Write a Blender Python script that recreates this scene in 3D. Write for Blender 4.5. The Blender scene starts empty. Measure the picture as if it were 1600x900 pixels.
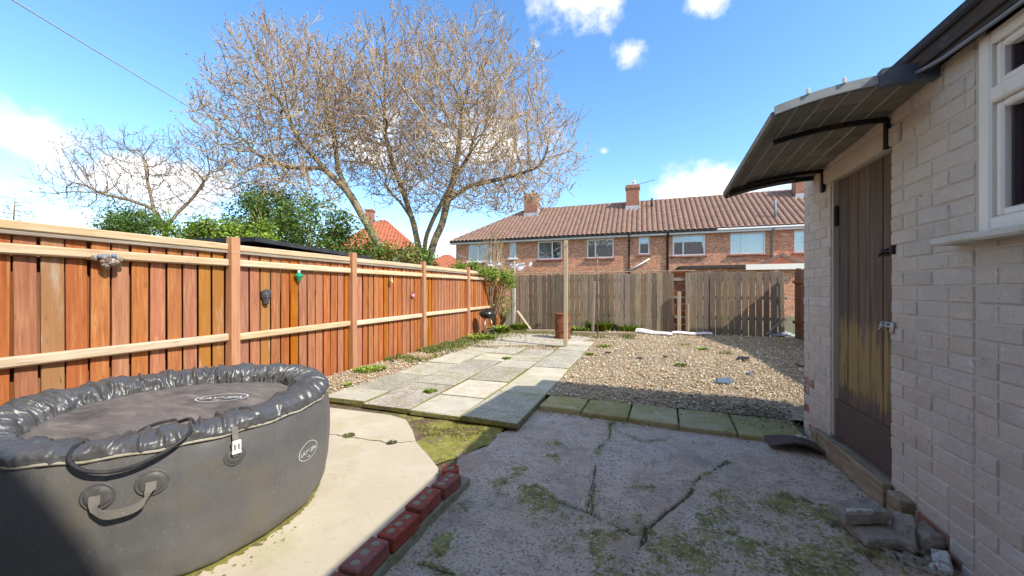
import bpy, math, random
import numpy as np
from mathutils import Vector, Matrix, Euler, Quaternion
random.seed(7)
RNG = np.random.default_rng(11)
scene = bpy.context.scene
COL = scene.collection
PI = math.pi

# ------------------------------------------------------------ camera
FPX, HC, HY = 575.0, 1.30, 452.0            # focal length in photo pixels, eye height, horizon row
YAW = math.atan(203.0 / FPX)
SY, CY = math.sin(YAW), math.cos(YAW)
cam_d = bpy.data.cameras.new('camera'); cam = bpy.data.objects.new('camera', cam_d); COL.objects.link(cam)
cam_d.sensor_width = 36.0; cam_d.lens = 36.0 * FPX / 1600.0
cam_d.clip_start = 0.05; cam_d.clip_end = 4000.0
cam_d.shift_y = (HY - 450.0) / 1600.0
cam.location = (0, 0, HC); cam.rotation_euler = (PI / 2, 0, YAW)
scene.camera = cam

# ------------------------------------------------------------ light
SUN = Vector((1.05, -0.32, 1.0)).normalized()
sun_d = bpy.data.lights.new('sun', 'SUN'); sun_d.energy = 2.0; sun_d.angle = math.radians(0.53); sun_d.color = (1.0, 0.94, 0.84)
sun = bpy.data.objects.new('sun', sun_d); COL.objects.link(sun)
sun.rotation_euler = SUN.to_track_quat('Z', 'Y').to_euler(); sun.location = (8, -3, 12)
world = bpy.data.worlds.new('World'); scene.world = world; world.use_nodes = True
SKY_STRENGTH = 0.15
scene.view_settings.view_transform = 'Standard'; scene.view_settings.look = 'None'
scene.view_settings.exposure = 1.68; scene.view_settings.gamma = 1.0; scene.view_settings.use_curve_mapping = False


def dirpx(px, py):
    xc, up = (px - 800.0) / FPX, (HY - py) / FPX
    return Vector((CY * xc - SY, SY * xc + CY, up)).normalized()


def nd(t, typ, ins=None, **props):
    n = t.nodes.new(typ)
    for k, v in props.items():
        setattr(n, k, v)
    for k, v in (ins or {}).items():
        s = n.inputs[k]
        if isinstance(v, bpy.types.NodeSocket):
            t.links.new(v, s)
        else:
            s.default_value = v
    return n


def mth(t, op, a, b=0.0, c=0.0, clamp=False):
    return nd(t, 'ShaderNodeMath', {0: a, 1: b, 2: c}, operation=op, use_clamp=clamp).outputs[0]


def mixc(t, f, a, b, blend='MIX'):
    return nd(t, 'ShaderNodeMix', {0: f, 6: a, 7: b}, data_type='RGBA', blend_type=blend).outputs[2]


def smooth(t, v, lo, hi, a=0.0, b=1.0):
    return nd(t, 'ShaderNodeMapRange', {0: v, 1: lo, 2: hi, 3: a, 4: b}, interpolation_type='SMOOTHSTEP').outputs[0]


def build_sky():
    t = world.node_tree; t.nodes.clear()
    sky = nd(t, 'ShaderNodeTexSky', sky_type='NISHITA', sun_disc=False, sun_elevation=math.asin(SUN.z),
             sun_rotation=math.atan2(SUN.x, SUN.y), altitude=0.0, air_density=1.0, dust_density=0.2, ozone_density=1.8)
    tc = nd(t, 'ShaderNodeTexCoord').outputs['Generated']
    n1 = nd(t, 'ShaderNodeTexNoise', {'Vector': tc, 'Scale': 9.0, 'Detail': 9.0, 'Roughness': 0.6}).outputs[0]
    n2 = nd(t, 'ShaderNodeTexNoise', {'Vector': tc, 'Scale': 3.0, 'Detail': 3.0, 'Roughness': 0.5}).outputs[0]
    # cumulus clouds: centre direction, half width, half height, density
    cl = [((40, 205), .10, .04, 1.25), ((-40, 185), .08, .05, .9), ((900, 2), .14, .06, .95), ((1100, 0), .06, .04, .8), ((980, 85), .055, .045, .52),
          ((838, 72), .035, .03, .5), ((1105, 297), .125, .05, 1.25), ((943, 237), .03, .022, .72), ((720, 225), .24, .07, 1.1), ((560, 235), .10, .06, .9),
          ((215, 275), .12, .06, 1.1), ((130, 335), .08, .025, .7), ((700, 385), .12, .04, 1.0)]
    items = [(dirpx(*c), a, b, d) for c, a, b, d in cl]
    rr = random.Random(4)
    for k in range(20):                        # larger unseen clouds, added as neutral fill light for the shaded yard
        az = math.radians(70 + 212 * ((k * 7) % 20 + rr.random() * .7) / 20); el = math.radians(10 + 62 * rr.random())
        items.append((Vector((math.sin(az) * math.cos(el), math.cos(az) * math.cos(el), math.sin(el))), .16 + .2 * rr.random(), .09 + .11 * rr.random(), .8 + .5 * rr.random()))
    total = None
    for d, a, b, dens in items:
        r = d.cross(Vector((0, 0, 1))).normalized(); u = r.cross(d).normalized()
        e = Matrix((r, u, -d)).transposed().to_euler()
        mp = nd(t, 'ShaderNodeMapping', {'Vector': tc, 'Location': d, 'Rotation': e, 'Scale': (a, b, .25)}, vector_type='TEXTURE').outputs[0]
        L = nd(t, 'ShaderNodeVectorMath', {0: mp}, operation='LENGTH').outputs['Value']
        m = mth(t, 'SUBTRACT', dens, mth(t, 'MULTIPLY', L, .85))
        total = m if total is None else mth(t, 'MAXIMUM', total, m)
    e = mth(t, 'ADD', mth(t, 'MULTIPLY', total, .85), mth(t, 'MULTIPLY', mth(t, 'SUBTRACT', n1, .53), 2.3))
    e = mth(t, 'ADD', e, mth(t, 'MULTIPLY', mth(t, 'SUBTRACT', n2, .5), .7))
    fac = mth(t, 'MULTIPLY', smooth(t, e, .02, .62, 0.0, .96), smooth(t, total, -.45, -.05))
    gs = nd(t, 'ShaderNodeHueSaturation', {'Saturation': 1.2, 'Value': .72, 'Color': sky.outputs[0]}).outputs[0]
    shade = mixc(t, smooth(t, e, .3, .9), (2.5, 2.6, 2.75, 1), (4.2, 4.15, 4.05, 1))
    c = mixc(t, fac, gs, shade)
    bg = nd(t, 'ShaderNodeBackground', {'Color': c, 'Strength': SKY_STRENGTH})
    out = nd(t, 'ShaderNodeOutputWorld'); t.links.new(bg.outputs[0], out.inputs[0])


build_sky()

# ------------------------------------------------------------ pixel helpers (a pixel is a direction; the plane it touches gives the distance)


def G(px, py, z=0.0):
    Z = FPX * (HC - z) / (py - HY); xc = (px - 800.0) / FPX * Z
    return Vector((CY * xc - SY * Z, SY * xc + CY * Z, z))


def AT(px, py, Z):
    xc = (px - 800.0) / FPX * Z
    return Vector((CY * xc - SY * Z, SY * xc + CY * Z, HC + (HY - py) * Z / FPX))


def ONX(px, py, X):
    a = math.atan((px - 800.0) / FPX) - YAW; y = X / math.tan(a); Z = -SY * X + CY * y
    return Vector((X, y, HC + (HY - py) * Z / FPX))


def ONY(px, py, Y):
    a = math.atan((px - 800.0) / FPX) - YAW; x = Y * math.tan(a); Z = -SY * x + CY * Y
    return Vector((x, Y, HC + (HY - py) * Z / FPX))


# ------------------------------------------------------------ materials
MATS = {}


def mat(name, base, layers=(), rough=.8, bump=None, rnd=0.0, rndhue=0.0, stretch=(1, 1, 1), metallic=0.0, spec=.3, attr=None, coords='pos', trans=0.0, bump2=None, coat=0.0, sheen=0.0):
    """Principled surface: base colour, noise layers (colour, scale, lo, hi, strength[, stretch]), bump and a per-object tint."""
    m = bpy.data.materials.new(name); m.use_nodes = True; t = m.node_tree; t.nodes.clear()
    if coords == 'pos':
        co = nd(t, 'ShaderNodeNewGeometry').outputs['Position']
    else:
        co = nd(t, 'ShaderNodeTexCoord').outputs['Object']
    oi = nd(t, 'ShaderNodeObjectInfo').outputs['Random']
    off = nd(t, 'ShaderNodeCombineXYZ', {0: mth(t, 'MULTIPLY', oi, 37.0), 1: mth(t, 'MULTIPLY', oi, 17.0), 2: mth(t, 'MULTIPLY', oi, 53.0)}).outputs[0]
    if rnd or rndhue:
        co = nd(t, 'ShaderNodeVectorMath', {0: co, 1: off}, operation='ADD').outputs[0]
    cs = {}

    def cos_(st):
        if st not in cs:
            cs[st] = nd(t, 'ShaderNodeVectorMath', {0: co, 1: st}, operation='MULTIPLY').outputs[0]
        return cs[st]
    c = None
    if attr:
        a = nd(t, 'ShaderNodeAttribute', attribute_name=attr).outputs['Color']
        c = a
    else:
        c = nd(t, 'ShaderNodeRGB').outputs[0]; c.default_value = (*base, 1)
    for L in layers:
        col, sc, lo, hi, stg = L[:5]; st = L[5] if len(L) > 5 else stretch
        n = nd(t, 'ShaderNodeTexNoise', {'Vector': cos_(st), 'Scale': sc, 'Detail': 6.0, 'Roughness': .6}).outputs[0]
        c = mixc(t, smooth(t, n, lo, hi, 0.0, stg), c, (*col, 1))
    if rnd or rndhue:
        v = mth(t, 'MULTIPLY_ADD', oi, 2 * rnd, 1 - rnd)
        h = mth(t, 'MULTIPLY_ADD', mth(t, 'FRACT', mth(t, 'MULTIPLY', oi, 7.31)), 2 * rndhue, .5 - rndhue)
        s = mth(t, 'MULTIPLY_ADD', mth(t, 'FRACT', mth(t, 'MULTIPLY', oi, 3.77)), .3, .85)
        c = nd(t, 'ShaderNodeHueSaturation', {'Hue': h, 'Saturation': s, 'Value': v, 'Color': c}).outputs[0]
    b = nd(t, 'ShaderNodeBsdfPrincipled', {'Base Color': c, 'Roughness': rough, 'Metallic': metallic, 'Specular IOR Level': spec, 'Coat Weight': coat})
    nrm = None
    for bp in (bump, bump2):
        if bp:
            sc, stg, dist = bp[:3]; st = bp[3] if len(bp) > 3 else stretch
            n = nd(t, 'ShaderNodeTexNoise', {'Vector': cos_(st), 'Scale': sc, 'Detail': 8.0, 'Roughness': .65}).outputs[0]
            bn = nd(t, 'ShaderNodeBump', {'Strength': stg, 'Distance': dist, 'Height': n})
            if nrm is not None:
                t.links.new(nrm, bn.inputs['Normal'])
            nrm = bn.outputs[0]
    if nrm is not None:
        t.links.new(nrm, b.inputs['Normal'])
    out = nd(t, 'ShaderNodeOutputMaterial')
    if trans:
        tr = nd(t, 'ShaderNodeBsdfTranslucent', {'Color': c})
        mx = nd(t, 'ShaderNodeMixShader', {0: trans, 1: b.outputs[0], 2: tr.outputs[0]})
        t.links.new(mx.outputs[0], out.inputs[0])
    else:
        t.links.new(b.outputs[0], out.inputs[0])
    m['bsdf'] = b.name
    MATS[name] = m
    return m


def glass_mat(name, tint, refl, rough=.01):
    m = bpy.data.materials.new(name); m.use_nodes = True; t = m.node_tree; t.nodes.clear()
    tr = nd(t, 'ShaderNodeBsdfTransparent', {'Color': (*tint, 1)})
    gl = nd(t, 'ShaderNodeBsdfGlossy', {'Color': (1, 1, 1, 1), 'Roughness': rough})
    fr = nd(t, 'ShaderNodeFresnel', {'IOR': 1.5}).outputs[0]
    f = mth(t, 'ADD', mth(t, 'MULTIPLY', fr, 1.2), refl, clamp=True)
    mx = nd(t, 'ShaderNodeMixShader', {0: f, 1: tr.outputs[0], 2: gl.outputs[0]})
    out = nd(t, 'ShaderNodeOutputMaterial'); t.links.new(mx.outputs[0], out.inputs[0]); MATS[name] = m
    return m


def brick_mat(name, c1, c2, mortar, wall_axis='x', layers=()):
    m = mat(name, c1, rough=.9)
    t = m.node_tree; b = t.nodes[m['bsdf']]
    pos = nd(t, 'ShaderNodeNewGeometry').outputs['Position']
    sp = nd(t, 'ShaderNodeSeparateXYZ', {0: pos})
    cv = nd(t, 'ShaderNodeCombineXYZ', {0: mth(t, 'ADD', sp.outputs[0], sp.outputs[1]), 1: sp.outputs[2]}).outputs[0]
    br = nd(t, 'ShaderNodeTexBrick', {'Vector': cv, 'Color1': (*c1, 1), 'Color2': (*c2, 1), 'Mortar': (*mortar, 1), 'Scale': 1.0, 'Mortar Size': .008,
                                      'Mortar Smooth': .2, 'Bias': 0.0, 'Brick Width': .23, 'Row Height': .078})
    c = br.outputs[0]
    n = nd(t, 'ShaderNodeTexNoise', {'Vector': pos, 'Scale': 9.0, 'Detail': 5.0}).outputs[0]
    c = mixc(t, smooth(t, n, .5, .72, 0, .6), c, (.20, .085, .055, 1))
    n = nd(t, 'ShaderNodeTexNoise', {'Vector': pos, 'Scale': 14.0, 'Detail': 4.0}).outputs[0]
    c = mixc(t, smooth(t, n, .54, .66, 0, .8), c, (.66, .45, .30, 1))
    bn = nd(t, 'ShaderNodeBump', {'Strength': .6, 'Distance': .01, 'Height': mth(t, 'SUBTRACT', 1.0, br.outputs['Fac'])})
    t.links.new(c, b.inputs['Base Color']); t.links.new(bn.outputs[0], b.inputs['Normal'])
    return m


# ------------------------------------------------------------ mesh helpers
WM = {}


def npmesh(name, V, F, smooth_=False):
    V = np.asarray(V, dtype=np.float32).reshape(-1, 3)
    F = np.asarray(F, dtype=np.int32)
    me = bpy.data.meshes.new(name)
    k = F.shape[1]
    me.vertices.add(len(V)); me.vertices.foreach_set('co', V.ravel())
    me.loops.add(F.size); me.loops.foreach_set('vertex_index', F.ravel())
    me.polygons.add(len(F)); me.polygons.foreach_set('loop_start', np.arange(0, F.size, k, dtype=np.int32))
    if smooth_:
        me.polygons.foreach_set('use_smooth', np.ones(len(F), dtype=bool))
    me.update(calc_edges=True)
    return me


def pymesh(name, V, F, smooth_=False):
    me = bpy.data.meshes.new(name); me.from_pydata([tuple(v) for v in V], [], F)
    if smooth_:
        me.polygons.foreach_set('use_smooth', np.ones(len(me.polygons), dtype=bool))
    me.update()
    return me


def link(name, me, m=None, parent=None, loc=(0, 0, 0), rot=(0, 0, 0), scale=(1, 1, 1)):
    """Link one object; loc/rot/scale are world values whatever the parent."""
    o = bpy.data.objects.new(name, me); COL.objects.link(o)
    if m is not None and me is not None and not me.materials:
        me.materials.append(m if not isinstance(m, str) else MATS[m])
    if isinstance(scale, (int, float)):
        scale = (scale,) * 3
    o.location = loc; o.rotation_euler = rot; o.scale = scale
    w = Matrix.LocRotScale(Vector(loc), Euler(rot), Vector(scale)); WM[o.name] = w
    if parent is not None:
        o.parent = parent; o.matrix_parent_inverse = WM[parent.name].inverted()
    return o


def tag(o, label, cat=None, group=None):
    o['label'] = label
    if cat: o['category'] = cat
    if group: o['group'] = group
    return o


def thing(name, loc, label, cat, group=None):
    o = link(name, None, loc=loc); o.empty_display_size = .1
    return tag(o, label, cat, group)


def structure(o):
    o['kind'] = 'structure'; return o


def stuff(o):
    o['kind'] = 'stuff'; return o


def cbox(d, b=.005):
    """chamfered box centred on the origin: verts, faces"""
    hx, hy, hz = d[0] / 2, d[1] / 2, d[2] / 2; b = min(b, hx * .9, hy * .9, hz * .9)
    V = []; idx = {}
    for sx in (-1, 1):
        for sy in (-1, 1):
            for sz in (-1, 1):
                for ax in range(3):
                    p = [sx * (hx - b), sy * (hy - b), sz * (hz - b)]
                    p[ax] = (sx, sy, sz)[ax] * (hx, hy, hz)[ax]
                    idx[(sx, sy, sz, ax)] = len(V); V.append(p)
    F = []
    for ax in range(3):
        o1, o2 = [a for a in range(3) if a != ax]
        for s in (-1, 1):
            q = []
            for a, c in ((-1, -1), (1, -1), (1, 1), (-1, 1)):
                k = [0, 0, 0]; k[ax] = s; k[o1] = a; k[o2] = c; q.append(idx[(*k, ax)])
            F.append(q)
    for ax in range(3):           # edges along ax
        o1, o2 = [a for a in range(3) if a != ax]
        for a in (-1, 1):
            for c in (-1, 1):
                k0 = [0, 0, 0]; k0[o1] = a; k0[o2] = c; k1 = list(k0); k0[ax] = -1; k1[ax] = 1
                F.append([idx[(*k0, o1)], idx[(*k1, o1)], idx[(*k1, o2)], idx[(*k0, o2)]])
    for sx in (-1, 1):
        for sy in (-1, 1):
            for sz in (-1, 1):
                F.append([idx[(sx, sy, sz, 0)], idx[(sx, sy, sz, 1)], idx[(sx, sy, sz, 2)]])
    # consistent outward winding
    out = []
    A = [Vector(v) for v in V]
    for f in F:
        n = (A[f[1]] - A[f[0]]).cross(A[f[2]] - A[f[0]]); c = sum((A[i] for i in f), Vector()) / len(f)
        out.append(f if n.dot(c) > 0 else f[::-1])
    return V, out


class MB:
    def __init__(s): s.V = []; s.F = []

    def add(s, V, F, M=None):
        o = len(s.V)
        for v in V:
            v = Vector(v); s.V.append(M @ v if M is not None else v)
        for f in F: s.F.append([i + o for i in f])
        return s

    def box(s, c, d, rot=(0, 0, 0), b=.004):
        V, F = cbox(d, b); return s.add(V, F, Matrix.LocRotScale(Vector(c), Euler(rot), None))

    def bar(s, p, q, w, h=None, b=.003, roll=0.0):
        p, q = Vector(p), Vector(q); d = q - p
        V, F = cbox((w, h or w, d.length), b)
        R = d.to_track_quat('Z', 'Y').to_matrix().to_4x4() @ Matrix.Rotation(roll, 4, 'Z')
        return s.add(V, F, Matrix.Translation((p + q) / 2) @ R)

    def tube(s, pts, r, n=8, cap=True):
        pts = [Vector(p) for p in pts]; rs = r if isinstance(r, (list, tuple)) else [r] * len(pts)
        o = len(s.V); prev = None
        for i, p in enumerate(pts):
            d = (pts[min(i + 1, len(pts) - 1)] - pts[max(i - 1, 0)]).normalized()
            a = prev if prev is not None else (Vector((0, 0, 1)) if abs(d.z) < .9 else Vector((1, 0, 0)))
            u = (a - d * a.dot(d)).normalized(); prev = u; v = d.cross(u)
            for k in range(n):
                w = 2 * PI * k / n; s.V.append(p + (u * math.cos(w) + v * math.sin(w)) * rs[i])
        for i in range(len(pts) - 1):
            for k in range(n):
                k2 = (k + 1) % n; s.F.append([o + i * n + k, o + i * n + k2, o + (i + 1) * n + k2, o + (i + 1) * n + k])
        if cap:
            s.F.append([o + k for k in range(n)][::-1]); s.F.append([o + (len(pts) - 1) * n + k for k in range(n)])
        return s

    def lathe(s, prof, c=(0, 0, 0), n=24, cap=False):
        o = len(s.V); c = Vector(c)
        for r, z in prof:
            for k in range(n):
                w = 2 * PI * k / n; s.V.append(c + Vector((r * math.cos(w), r * math.sin(w), z)))
        for i in range(len(prof) - 1):
            for k in range(n):
                k2 = (k + 1) % n; s.F.append([o + i * n + k, o + i * n + k2, o + (i + 1) * n + k2, o + (i + 1) * n + k])
        if cap:
            s.F.append([o + k for k in range(n)][::-1]); s.F.append([o + (len(prof) - 1) * n + k for k in range(n)])
        return s

    def prism(s, poly, z0, z1):
        o = len(s.V); n = len(poly)
        for z in (z0, z1):
            for p in poly: s.V.append(Vector((p[0], p[1], z)))
        for k in range(n):
            k2 = (k + 1) % n; s.F.append([o + k, o + k2, o + n + k2, o + n + k])
        s.F.append([o + k for k in range(n)][::-1]); s.F.append([o + n + k for k in range(n)])
        return s

    def mesh(s, name, sm=False): return pymesh(name, s.V, s.F, sm)

    def build(s, name, m, parent=None, sm=False):
        return link(name, s.mesh(name, sm), m, parent)


def boxpart(name, c, d, m, parent, rot=(0, 0, 0), b=.004):
    V, F = cbox(d, b); return link(name, pymesh(name, V, F), m, parent, loc=c, rot=rot)


def vnoise(nx, ny, cells_x, cells_y, rng, octaves=4, pers=.5):
    """fractal value noise on an nx by ny grid, about 0..1"""
    out = np.zeros((ny, nx)); amp = 1.0; tot = 0
    for o in range(octaves):
        cx, cy = max(2, int(cells_x * 2 ** o)), max(2, int(cells_y * 2 ** o))
        g = rng.random((cy + 2, cx + 2))
        X = np.linspace(0, cx - .001, nx); Y = np.linspace(0, cy - .001, ny)
        xi, yi = X.astype(int), Y.astype(int); fx, fy = X - xi, Y - yi
        fx = fx * fx * (3 - 2 * fx); fy = fy * fy * (3 - 2 * fy)
        a = g[np.ix_(yi, xi)]; b = g[np.ix_(yi, xi + 1)]; c = g[np.ix_(yi + 1, xi)]; d = g[np.ix_(yi + 1, xi + 1)]
        v = (a * (1 - fx) + b * fx) * (1 - fy)[:, None] + (c * (1 - fx) + d * fx) * fy[:, None]
        out += v * amp; tot += amp; amp *= pers
    return out / tot


def fattr(me, name, arr):
    a = me.attributes.new(name, 'FLOAT', 'POINT'); a.data.foreach_set('value', np.asarray(arr, dtype=np.float32).ravel())


def cattr(me, name, arr):
    arr = np.asarray(arr, dtype=np.float32)
    if arr.shape[1] == 3: arr = np.hstack([arr, np.ones((len(arr), 1), dtype=np.float32)])
    a = me.attributes.new(name, 'FLOAT_COLOR', 'POINT'); a.data.foreach_set('color', arr.ravel())


# material library
mat('soil', (.16, .11, .07), [((.09, .06, .04), 9, .4, .7, .8), ((.14, .17, .04), 3, .5, .7, .8), ((.3, .22, .13), 30, .5, .7, .7)], rough=.95, bump=(40, .8, .03))
mat('grass_ground', (.11, .11, .055), [((.17, .13, .08), 1.5, .4, .7, .8)], rough=.95, bump=(30, .6, .04))
mat('moss', (.17, .17, .04), [((.25, .22, .08), 12, .45, .7, .8), ((.10, .08, .04), 30, .5, .7, .7)], rough=.95, bump=(60, .8, .01))
mat('moss_bright', (.27, .25, .055), [((.17, .175, .03), 9, .42, .66, .8), ((.36, .31, .13), 30, .5, .68, .8), ((.17, .115, .07), 5, .50, .62, .85), ((.24, .16, .10), 40, .6, .7, .8)], rough=.95, bump=(70, 1.0, .012))
mat('gravel_bed', (.40, .31, .20), [((.2, .14, .08), 45, .45, .6, .9), ((.6, .52, .4), 60, .55, .65, .9), ((.25, .2, .11), 1.3, .5, .75, .6)], rough=.9, bump=(60, 1.0, .02))
mat('pebble', (.5, .4, .3), attr='tint', rough=.75)
mat('pad', (.50, .425, .305), [((.58, .505, .38), 2.2, .4, .7, .7), ((.45, .37, .25), 5, .5, .75, .55), ((.36, .32, .26), 40, .57, .7, .5), ((.38, .36, .14), 2.4, .54, .72, .4), ((.40, .34, .24), 12, .55, .7, .4)], rough=.85, bump=(90, .25, .004), bump2=(9, .2, .01))
mat('slab', (.40, .36, .27), [((.52, .47, .36), 3, .4, .65, .8), ((.17, .15, .12), 42, .48, .60, .75), ((.66, .61, .5), 55, .54, .64, .7), ((.26, .24, .07), 3.2, .52, .7, .55), ((.22, .2, .15), 7, .5, .68, .5)], rough=.88, rnd=.14, rndhue=.012, bump=(120, .55, .006))
mat('slab_smooth', (.50, .45, .34), [((.58, .53, .41), 3, .4, .65, .8), ((.30, .26, .19), 45, .54, .66, .6), ((.32, .30, .1), 3.2, .55, .74, .5), ((.34, .3, .22), 8, .5, .68, .5)], rough=.88, rnd=.10, rndhue=.012, bump=(120, .3, .005))
mat('edging_stone', (.37, .31, .16), [((.27, .24, .075), 5, .4, .65, .9), ((.44, .41, .31), 12, .55, .72, .8), ((.07, .07, .03), 20, .6, .75, .7)], rough=.92, bump=(60, .6, .01), rnd=.12)
mat('red_brick', (.33, .085, .06), [((.20, .05, .045), 20, .4, .7, .7), ((.45, .3, .24), 50, .58, .7, .6)], rough=.85, rnd=.15, bump=(90, .5, .006))
mat('mortar', (.29, .27, .19), [((.17, .18, .08), 25, .45, .65, .8)], rough=.95, bump=(70, .7, .008))
mat('fence_orange', (.39, .135, .045), [((.27, .08, .025), 3.0, .4, .7, .8, (12, 12, .9)), ((.50, .23, .085), 4.0, .48, .72, .8, (9, 9, .6)), ((.16, .06, .025), 9, .62, .74, .8, (4, 4, .8)), ((.42, .24, .10), 1.6, .66, .78, .4, (2, 2, 1))], rough=.8, rnd=.12, rndhue=.005, bump=(9, .5, .006, (14, 14, .7)))
mat('fence_olive', (.33, .155, .055), [((.40, .20, .08), 4.0, .45, .7, .8, (9, 9, .6)), ((.42, .33, .24), 2.0, .55, .7, .7, (4, 4, .8)), ((.13, .08, .03), 9, .62, .74, .8, (4, 4, .8))], rough=.85, rnd=.12, bump=(9, .5, .006, (14, 14, .7)))
mat('fence_post', (.46, .20, .075), [((.35, .13, .045), 4, .42, .7, .8, (10, 10, .7)), ((.55, .30, .13), 3, .52, .7, .7, (8, 8, .6))], rough=.75, rnd=.08, bump=(9, .35, .005, (14, 14, .7)))
mat('rail_pale', (.55, .40, .24), [((.66, .54, .37), 3.5, .42, .68, .8, (9, .8, 9)), ((.34, .2, .1), 5, .56, .72, .7, (9, .7, 9)), ((.35, .32, .26), 1.5, .55, .7, .5, (3, 1, 3))], rough=.85, rnd=.1, bump=(9, .5, .006, (14, .7, 14)))
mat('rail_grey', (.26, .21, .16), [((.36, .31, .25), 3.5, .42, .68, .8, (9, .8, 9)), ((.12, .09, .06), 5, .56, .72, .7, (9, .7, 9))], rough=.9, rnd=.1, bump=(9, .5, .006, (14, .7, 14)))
mat('grey_board', (.20, .148, .098), [((.29, .235, .175), 3.4, .42, .68, .8, (10, 10, .7)), ((.12, .085, .055), 5, .52, .72, .75, (10, 10, .6)), ((.09, .06, .04), 16, .66, .74, .9, (2, 2, 1)), ((.33, .24, .11), 1.2, .52, .74, .6)], rough=.9, rnd=.34, rndhue=.012, bump=(9, .6, .006, (14, 14, .7)))
mat('brown_board', (.26, .10, .045), [((.15, .06, .03), 3.4, .42, .68, .8, (10, 10, .7))], rough=.85, rnd=.15, bump=(9, .6, .006, (14, 14, .7)))
mat('old_timber', (.34, .27, .17), [((.46, .38, .25), 3.4, .42, .68, .8, (12, 12, .7)), ((.2, .15, .09), 5, .55, .72, .7, (12, 12, .6))], rough=.88, rnd=.12, bump=(9, .5, .005, (16, 16, .7)))
mat('wet_timber', (.28, .21, .13), [((.38, .32, .24), 3, .42, .68, .8, (9, .9, 9)), ((.13, .10, .05), 5, .52, .72, .8, (9, .7, 9)), ((.2, .11, .06), 4, .55, .7, .6)], rough=.9, bump=(9, .5, .006, (16, .8, 16)))
mat('paint_brick', (.60, .515, .43), [((.53, .45, .38), 2.2, .4, .68, .8), ((.66, .58, .49), 7, .5, .7, .7), ((.38, .31, .22), 1.1, .55, .75, .5), ((.74, .68, .58), 26, .63, .69, .8), ((.25, .19, .15), 38, .66, .72, .75), ((.50, .40, .27), 3.5, .56, .72, .5)], rough=.75, rnd=.05, bump=(16, .9, .022), bump2=(90, .5, .005))
mat('paint_joint', (.58, .495, .41), [((.55, .5, .43), 30, .6, .7, .7), ((.17, .13, .10), 22, .62, .72, .8)], rough=.85, bump=(50, .7, .012))
mat('bare_brick', (.31, .15, .11), [((.47, .41, .36), 8, .5, .62, .9), ((.2, .06, .05), 30, .5, .7, .7)], rough=.9, bump=(60, .6, .008))
mat('door_wood', (.125, .085, .06), [((.18, .125, .085), 2.0, .46, .62, .6, (6, 6, .5)), ((.07, .048, .035), 3.4, .5, .7, .85, (14, 14, .6)), ((.17, .13, .10), 6, .62, .72, .6, (10, 10, .8))], rough=.8, rnd=.1, bump=(9, .7, .006, (16, 16, .7)))
mat('door_dark', (.10, .068, .055), [((.12, .09, .075), 6, .5, .7, .7, (9, 1, 9)), ((.3, .25, .2), 14, .66, .74, .6, (6, 1, 6))], rough=.8, bump=(9, .6, .005, (16, .8, 16)))
mat('dark_iron', (.03, .025, .025), [((.16, .07, .035), 18, .5, .68, .7)], rough=.6, metallic=.5, bump=(60, .3, .003))
mat('galv', (.42, .41, .40), [((.22, .13, .08), 26, .55, .7, .8)], rough=.42, metallic=.85)
mat('canopy_tile', (.23, .205, .165), [((.30, .265, .205), 5, .4, .7, .7), ((.05, .045, .04), 25, .55, .75, .6)], rough=.55, rnd=.16, bump=(35, .2, .004), trans=.12)
mat('canopy_seam', (.58, .52, .41), rough=.7, bump=(35, .2, .004))
mat('canopy_trim', (.34, .36, .37), [((.2, .21, .22), 8, .45, .7, .7)], rough=.5)
mat('slate_plastic', (.085, .105, .13), [((.16, .18, .2), 9, .5, .7, .6)], rough=.45)
mat('fascia', (.055, .043, .037), [((.03, .024, .02), 3, .45, .7, .8, (8, .8, 8)), ((.2, .155, .12), 12, .60, .70, .7, (4, 1, 4)), ((.13, .06, .04), 5, .55, .7, .5)], rough=.75, bump=(9, .7, .008, (12, 1, 12)))
mat('felt', (.045, .045, .048), [((.09, .085, .08), 30, .5, .7, .6)], rough=.9, bump=(90, .5, .005))
mat('upvc', (.82, .745, .65), [((.66, .55, .41), 5, .56, .74, .45), ((.5, .5, .45), 40, .64, .74, .35)], rough=.35, spec=.5, bump=(40, .06, .002))
mat('dirty_sill', (.62, .58, .50), [((.4, .35, .2), 9, .45, .65, .7), ((.22, .2, .1), 22, .58, .7, .7)], rough=.7, bump=(40, .4, .006))
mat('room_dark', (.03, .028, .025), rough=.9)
mat('curtain', (.62, .62, .60), [((.4, .42, .42), 3, .4, .7, .6, (14, 1, .6))], rough=.95, rnd=.12)
mat('gasket', (.06, .035, .04), rough=.7)
mat('tub_side', (.105, .102, .10), [((.14, .135, .128), 2.2, .4, .7, .7), ((.24, .21, .15), 70, .60, .70, .6), ((.15, .13, .09), 3.5, .5, .72, .6), ((.12, .11, .085), 14, .5, .72, .45)], rough=.45, spec=.45, bump=(5, .25, .04, (1, 1, .4)), bump2=(130, .12, .003))
mat('tub_rim', (.075, .073, .073), [((.17, .16, .14), 40, .58, .72, .4), ((.10, .098, .095), 5, .45, .7, .7)], rough=.33, spec=.6, bump=(22, .35, .010))
mat('tub_lid', (.15, .128, .112), [((.27, .225, .18), 5, .46, .72, .75, (1, 3.5, 1)), ((.28, .25, .2), 90, .64, .72, .45), ((.035, .033, .033), 3, .5, .72, .6)], rough=.6, bump=(20, .35, .012, (1, 3, 1)))
mat('piping_tan', (.34, .31, .24), [((.2, .18, .11), 20, .5, .7, .8)], rough=.7)
mat('tub_patch', (.085, .082, .08), [((.15, .14, .12), 30, .52, .7, .6)], rough=.5)
mat('black_rubber', (.03, .029, .03), [((.075, .07, .065), 12, .5, .7, .7)], rough=.5)
mat('strap', (.17, .155, .135), [((.28, .26, .2), 60, .55, .7, .6), ((.09, .085, .08), 9, .5, .7, .6)], rough=.75)
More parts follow.
